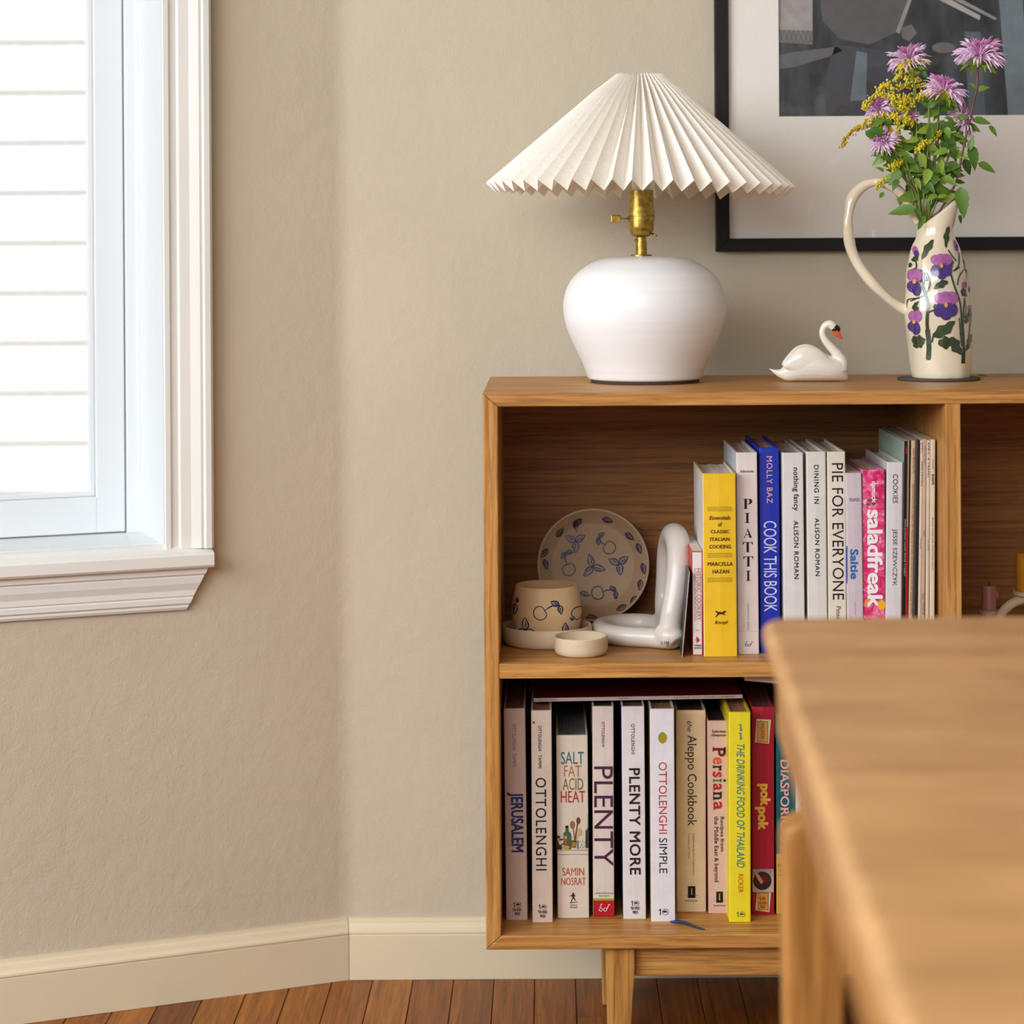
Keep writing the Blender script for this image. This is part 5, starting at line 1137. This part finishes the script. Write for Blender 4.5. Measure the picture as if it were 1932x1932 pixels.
def beebalm(label, pts, r, tilt_=(0, 0, 1), dy=0.0, leaves=(), mi=0, red=False, auto=True):
    e = thing('bee_balm', label, 'flower', root, GF)
    W = [root + Vector((rl.uniform(-.008, .008), rl.uniform(-.006, .006), -0.05)), root + Vector((rl.uniform(-.005, .005), rl.uniform(-.005, .005), 0))] + [WPt(a, b_, dy*(i+1)/len(pts)) for i, (a, b_) in enumerate(pts)]
    L = [w_-root for w_ in W]
    path = cat([(p.x, p.y, p.z, 0.0016) for p in L], 6)
    tube('stem', path, STEMR if red else STEMM, e, 6)
    hd = L[-1]; z_ = Vector(tilt_).normalized(); q = z_.to_track_quat('Z', 'Y')
    R_ = r*1.28/5.194*dfl/F
    for nm, me in (('bloom', BM[mi % 2]), ('calyx', CM)):
        o = bpy.data.objects.new(nm, me); link(o, e); o.matrix_local = Matrix.Translation(hd) @ q.to_matrix().to_4x4() @ Matrix.Rotation(rl.uniform(0, 6), 4, 'Z') @ Matrix.Scale(R_, 4)
    for (a, b_, c_, d_) in leaves: leaf(e, WPt(a, b_, dy*.6)-root, WPt(c_, d_, dy*.6-0.004)-root)
    if auto:
        for t in auto if isinstance(auto, (list, tuple)) else (0.45, 0.6, 0.75):
            p = Vector(path[int(t*(len(path)-1))][:3])
            for s_ in (-1, 1):
                aa = rl.uniform(-0.5, 0.3); d_ = Vector((s_*math.cos(aa), rl.uniform(-.7, .35), math.sin(aa)*0.8)).normalized()
                leaf(e, p, p+d_*rl.uniform(0.022, 0.036))
    return e
beebalm('tallest lilac bee balm flower, standing clear at the right of the bunch', [(1250, 1560), (1330, 1230), (1410, 860), (1470, 600), (1478, 420), (1490, 290)], 215, (0.05, -0.35, 1), -0.012, [(1400, 1165, 1475, 1405), (1480, 1340, 1658, 1432), (1430, 912, 1612, 952), (1385, 900, 1245, 866), (1470, 625, 1592, 580), (1462, 612, 1398, 548)], 0, True, auto=False)
beebalm('lilac bee balm rising behind the highest goldenrod', [(900, 1500), (870, 1000), (850, 600), (800, 340)], 190, (-0.2, -0.1, 1), 0.014, [(870, 1000, 1050, 990), (885, 960, 755, 1010)], 1)
beebalm('mauve bee balm just left of the tallest flower', [(1030, 1500), (1085, 1000), (1105, 760), (1155, 640)], 190, (0.12, -0.25, 1), -0.008, [(1150, 740, 1245, 820), (1100, 740, 1000, 790), (1090, 860, 1040, 930)], 0)
beebalm('small lilac bee balm at the left edge behind goldenrod', [(760, 1450), (640, 1080), (560, 900), (520, 830)], 150, (-0.4, -0.2, 0.9), 0.008, [(560, 920, 640, 1020), (400, 1010, 490, 1125), (500, 860, 440, 960)], 1)
beebalm('lilac bee balm nodding low on the left side', [(800, 1480), (700, 1300), (620, 1200), (575, 1140)], 145, (-0.6, -0.3, 0.7), -0.01, [(600, 1250, 448, 1352), (640, 1190, 760, 1210), (600, 1250, 620, 1380)], 0)
beebalm('tiny lilac bee balm half hidden in the middle of the bunch', [(880, 1450), (850, 1150), (820, 900)], 90, (0, -0.4, 1), 0.004, [], 1)
beebalm('lilac bee balm tipped sideways against the tall stem', [(1120, 1500), (1200, 1250), (1270, 1050), (1320, 930)], 165, (0.75, -0.2, 0.6), 0.010, [(1180, 1000, 1165, 960), (1270, 1050, 1370, 1180), (1250, 1050, 1170, 1100)], 0)
# goldenrod
GOLD = flat((226, 208, 58), 0.6, name='goldenrod_yellow', var=0.25, vscale=250); GOLDB = flat((206, 170, 56), 0.6, name='goldenrod_brown', var=0.25, vscale=250)
OCT = ([(1, 0, 0), (-1, 0, 0), (0, 1, 0), (0, -1, 0), (0, 0, 1), (0, 0, -1)], [(0, 2, 4), (2, 1, 4), (1, 3, 4), (3, 0, 4), (2, 0, 5), (1, 2, 5), (3, 1, 5), (0, 3, 5)])
def golden(label, main, sprays, dy=0.0, mat=GOLD, leaves=()):
    e = thing('goldenrod', label, 'flower', root, GF)
    W = [Vector((rl.uniform(-.006, .006), rl.uniform(-.006, .006), -0.05)), Vector((0, 0, 0))] + [WPt(a, b_, dy*(i+1)/len(main))-root for i, (a, b_) in enumerate(main)]
    tube('stem', cat([(p.x, p.y, p.z, 0.0015) for p in W], 6), STEMM, e, 6)
    for sp in sprays:
        pts = [WPt(a, b_, dy+0.003*i)-root for i, (a, b_) in enumerate(sp)]
        c_ = cat([(p.x, p.y, p.z, 0.0006) for p in pts], 8); mb_ = MB(); L = 0
        v_, f_ = tube_data(c_, 4); mb_.add(v_, f_, 1)
        for i in range(len(c_)-1):
            a = Vector(c_[i][:3]); b_ = Vector(c_[i+1][:3]); n_ = max(1, int((b_-a).length/0.0011))
            for k_ in range(n_):
                for m_ in range(4):
                    p = a.lerp(b_, (k_+rl.random())/n_) + Vector((rl.gauss(0, .0021), rl.gauss(0, .0024), rl.gauss(0.0015, .0023))); s_ = rl.uniform(.0011, .0021)
                    rx = rl.uniform(0.8, 1.3)
                    mb_.add([(p.x+s_*q[0], p.y+s_*q[1], p.z+s_*q[2]*rx) for q in OCT[0]], OCT[1], 0)
        o = mb_.build('flower_spray', [mat, STEMM], e); o['kind'] = 'stuff'
    for (a, b_, c_, d_) in leaves: leaf(e, WPt(a, b_, dy)-root, WPt(c_, d_, dy-0.004)-root)
golden('highest goldenrod with yellow crown at the top of the bunch', [(900, 1500), (880, 1000), (868, 620), (820, 470)], [[(700, 440), (800, 365), (900, 340), (1000, 352)], [(660, 540), (720, 480), (800, 440), (880, 520)], [(700, 600), (780, 590), (860, 590), (960, 580), (1055, 578)], [(720, 400), (780, 410), (860, 460)], [(760, 520), (830, 540), (900, 530)]], -0.002, leaves=[(900, 420, 985, 400), (930, 440, 1000, 520), (850, 480, 920, 440), (760, 560, 830, 545)])
golden('goldenrod with arching yellow plumes on the left of the bunch', [(880, 1650), (800, 1400), (740, 1200), (700, 950), (660, 700)], [[(660, 720), (560, 670), (470, 690), (400, 760), (370, 812)], [(660, 640), (600, 588), (545, 600), (510, 635)], [(640, 680), (720, 720), (830, 715), (835, 780)], [(700, 820), (780, 800), (760, 900), (845, 935)], [(690, 900), (560, 880), (440, 905), (350, 962)], [(640, 760), (700, 760), (790, 750)], [(660, 860), (700, 960), (690, 1040)], [(760, 960), (800, 930), (830, 980)]], -0.014, leaves=[(560, 900, 450, 980), (640, 950, 560, 900), (700, 1000, 770, 960)])
golden('goldenrod with one brown drooping plume reaching farthest left', [(860, 1600), (780, 1350), (700, 1120)], [[(690, 1105), (600, 1030), (500, 1000), (380, 985), (260, 1030), (180, 1110), (140, 1168)]], -0.006, GOLDB, leaves=[(380, 1020, 490, 1120)])
golden('goldenrod sprig with yellow spray under the mauve flower', [(960, 1500), (1000, 1100), (1000, 760)], [[(880, 700), (980, 672), (1100, 645), (1220, 690)], [(1150, 640), (1200, 680), (1190, 760)], [(880, 1232), (960, 1150), (1060, 1092), (1122, 1050)]], -0.016, leaves=[(1000, 800, 920, 730), (1010, 800, 1080, 720)])
golden('short goldenrod sprig drooping over the pitcher handle', [(880, 1650), (780, 1520), (700, 1400)], [[(620, 1385), (680, 1350), (735, 1328)], [(485, 1590), (540, 1520), (620, 1480), (710, 1492)], [(640, 1400), (680, 1380), (700, 1350)]], -0.012, leaves=[(740, 1450, 530, 1500), (560, 1420, 490, 1368)])
# leafy greens filling the middle
gr = thing('leafy_sprig', 'leafy green sprigs filling the neck of the pitcher', 'foliage', root, GF)
for k_, (X, Y) in enumerate(((1100, 1060), (1010, 1250), (1180, 1400), (860, 1350), (950, 1100))):
    q = WPt(X, Y)-root; tube('stem', cat([(rl.uniform(-.005, .005), 0, -0.05, .0014), (0, 0, 0, .0014), (q.x*.5, q.y*.5-0.004, q.z*.5, .0013), (q.x, q.y, q.z, .001)], 5), STEMM, gr, 6)
for (a, b_, c_, d_) in ((1150, 1030, 1290, 1262), (1090, 1130, 1040, 1292), (1135, 1120, 1175, 1292), (905, 1240, 975, 1395), (1000, 1300, 1012, 1442), (1105, 1280, 1142, 1435), (760, 1180, 885, 1245), (1312, 1570, 1345, 1880), (1290, 1850, 1335, 1935), (885, 1785, 598, 1832), (742, 1622, 700, 1765), (560, 1622, 508, 1694), (730, 1420, 600, 1560), (1050, 1090, 960, 1080), (900, 1100, 780, 1130), (1290, 1000, 1180, 960), (1230, 1050, 1350, 1080), (1200, 1320, 1330, 1480), (1330, 1290, 1440, 1250), (1340, 1300, 1420, 1460), (1260, 1520, 1360, 1530), (1250, 1520, 1080, 1440), (1050, 1460, 1180, 1420), (860, 1500, 760, 1620), (960, 1560, 900, 1700), (1080, 1650, 980, 1690), (1090, 1680, 1180, 1640), (1100, 1700, 1300, 1640), (880, 1640, 1010, 1600), (860, 1780, 940, 1900), (900, 1850, 850, 1800), (720, 1300, 640, 1340), (700, 1500, 640, 1600), (830, 1330, 900, 1430), (1200, 1180, 1290, 1330), (1060, 1500, 1130, 1640), (930, 1900, 900, 1990), (960, 1850, 930, 1960), (770, 1560, 860, 1640)):
    dy = rl.uniform(-0.03, 0.012); leaf(gr, WPt(a, b_, dy)-root, WPt(c_, d_, dy+rl.uniform(-.008, .008))-root, rl.uniform(0.85, 1.15))
for i in range(64):
    X = rl.gauss(1000, 165); Y = rl.uniform(960, 1700); X = 1000+(X-1000)*max(0.25, (1900-Y)/700)
    a = rl.uniform(0, 2*math.pi); L = rl.uniform(125, 225); dy = rl.uniform(-0.022, 0.026)
    leaf(gr, WPt(X, Y, dy)-root, WPt(X+L*math.cos(a), Y+L*math.sin(a)*.8, dy+rl.uniform(-.014, .006))-root, rl.uniform(0.8, 1.2))
# fallen leaf
d = depth_on(1853, 710, z_top); q = P(1853, 710, d)
fe = leaf(None, (q.x-0.0075, d, z_top+0.0012), (q.x+0.008, d-0.003, z_top+0.0012), 0.8, 3, roll=(0, 0, 1)); fe.name = 'fallen_leaf'
tag(fe, 'single small green leaf fallen on the bookcase top by the coaster', 'leaf')

# ------------------------------------------------------------------ dining table in the foreground
zt = 0.75
tb_ = thing('dining_table', 'blurred light oak dining table with rounded edges in the foreground', 'table', (0.2, 1.9, 0))
def ex(d): return 0.106+0.0438*d
yf = 1.955; rc = 0.026
out_ = [(ex(yf-rc)+0.0, yf-rc)]
for i in range(1, 7):
    a = math.pi - i*math.pi/12; out_.append((ex(yf)+rc+rc*math.cos(a), yf-rc+rc*math.sin(a)))
out_ += [(1.32, yf+0.012), (1.34, yf-0.01), (1.34, 0.42), (ex(0.42), 0.42)]
top_ = extrude('tabletop', [(x_-0.2, y_-1.9) for x_, y_ in out_], zt-0.024, zt, TABLEX, tb_, plane='XY')
md = top_.modifiers.new('b', 'BEVEL'); md.width = 0.009; md.segments = 5; md.limit_method = 'ANGLE'; md.angle_limit = 0.9
for p in top_.data.polygons: p.use_smooth = False
dg = 1.935
ol = [(1478.5, 1250), (1480, 1400), (1485, 1435), (1498, 1468), (1514, 1503), (1524, 1528), (1524, 1541), (1510, 1551), (1492, 1560), (1481, 1572), (1478, 1592)]
lp = [P(x_, y_, dg-0.045) for x_, y_ in ol]; lp = [(p.x-0.2, min(p.z, zt-0.022)) for p in lp]
lp[0] = (lp[0][0], zt-0.022); xR = P(1602, 1700, dg-0.045).x-0.2
lp += [(lp[-1][0]+0.004, 0.0), (xR-0.008, 0.0), (xR, zt-0.06), (xR, zt-0.022)]
bevel(extrude('leg', lp, dg-0.045-1.9, dg-1.9, TABLEZ, tb_), 0.006, 3)
ltn = [(x_, z_) for x_, z_ in lp]
lg2 = bevel(extrude('leg', ltn, 0.50-1.9-0.0, 0.545-1.9, TABLEZ, tb_), 0.006, 3); lg2.location.x = -0.058
for yy in (dg-0.045, 0.5):
    bevel(extrude('leg', [(1.30-x_-0.0, z_) for x_, z_ in lp], yy-1.9, yy-1.855, TABLEZ, tb_), 0.006, 3)
xa = lambda d: ex(d)+0.010
v8 = [(xa(1.90)-0.2, 0.0, zt-0.092), (xa(0.53)-0.2, 0.53-1.9, zt-0.092), (xa(0.53)-0.178, 0.53-1.9, zt-0.092), (xa(1.90)-0.178, 0.0, zt-0.092)]
v8 += [(a, b_, zt-0.022) for a, b_, c_ in v8]
bevel(fix(mesh('apron_rail', v8, [(0, 1, 2, 3), (4, 7, 6, 5), (0, 4, 5, 1), (1, 5, 6, 2), (2, 6, 7, 3), (3, 7, 4, 0)], TABLEZ, tb_)), 0.003, 2)
box('apron_rail', xR, 1.08, dg-1.9-0.035, dg-1.9-0.012, zt-0.092, zt-0.022, TABLEX, tb_, 0.003)
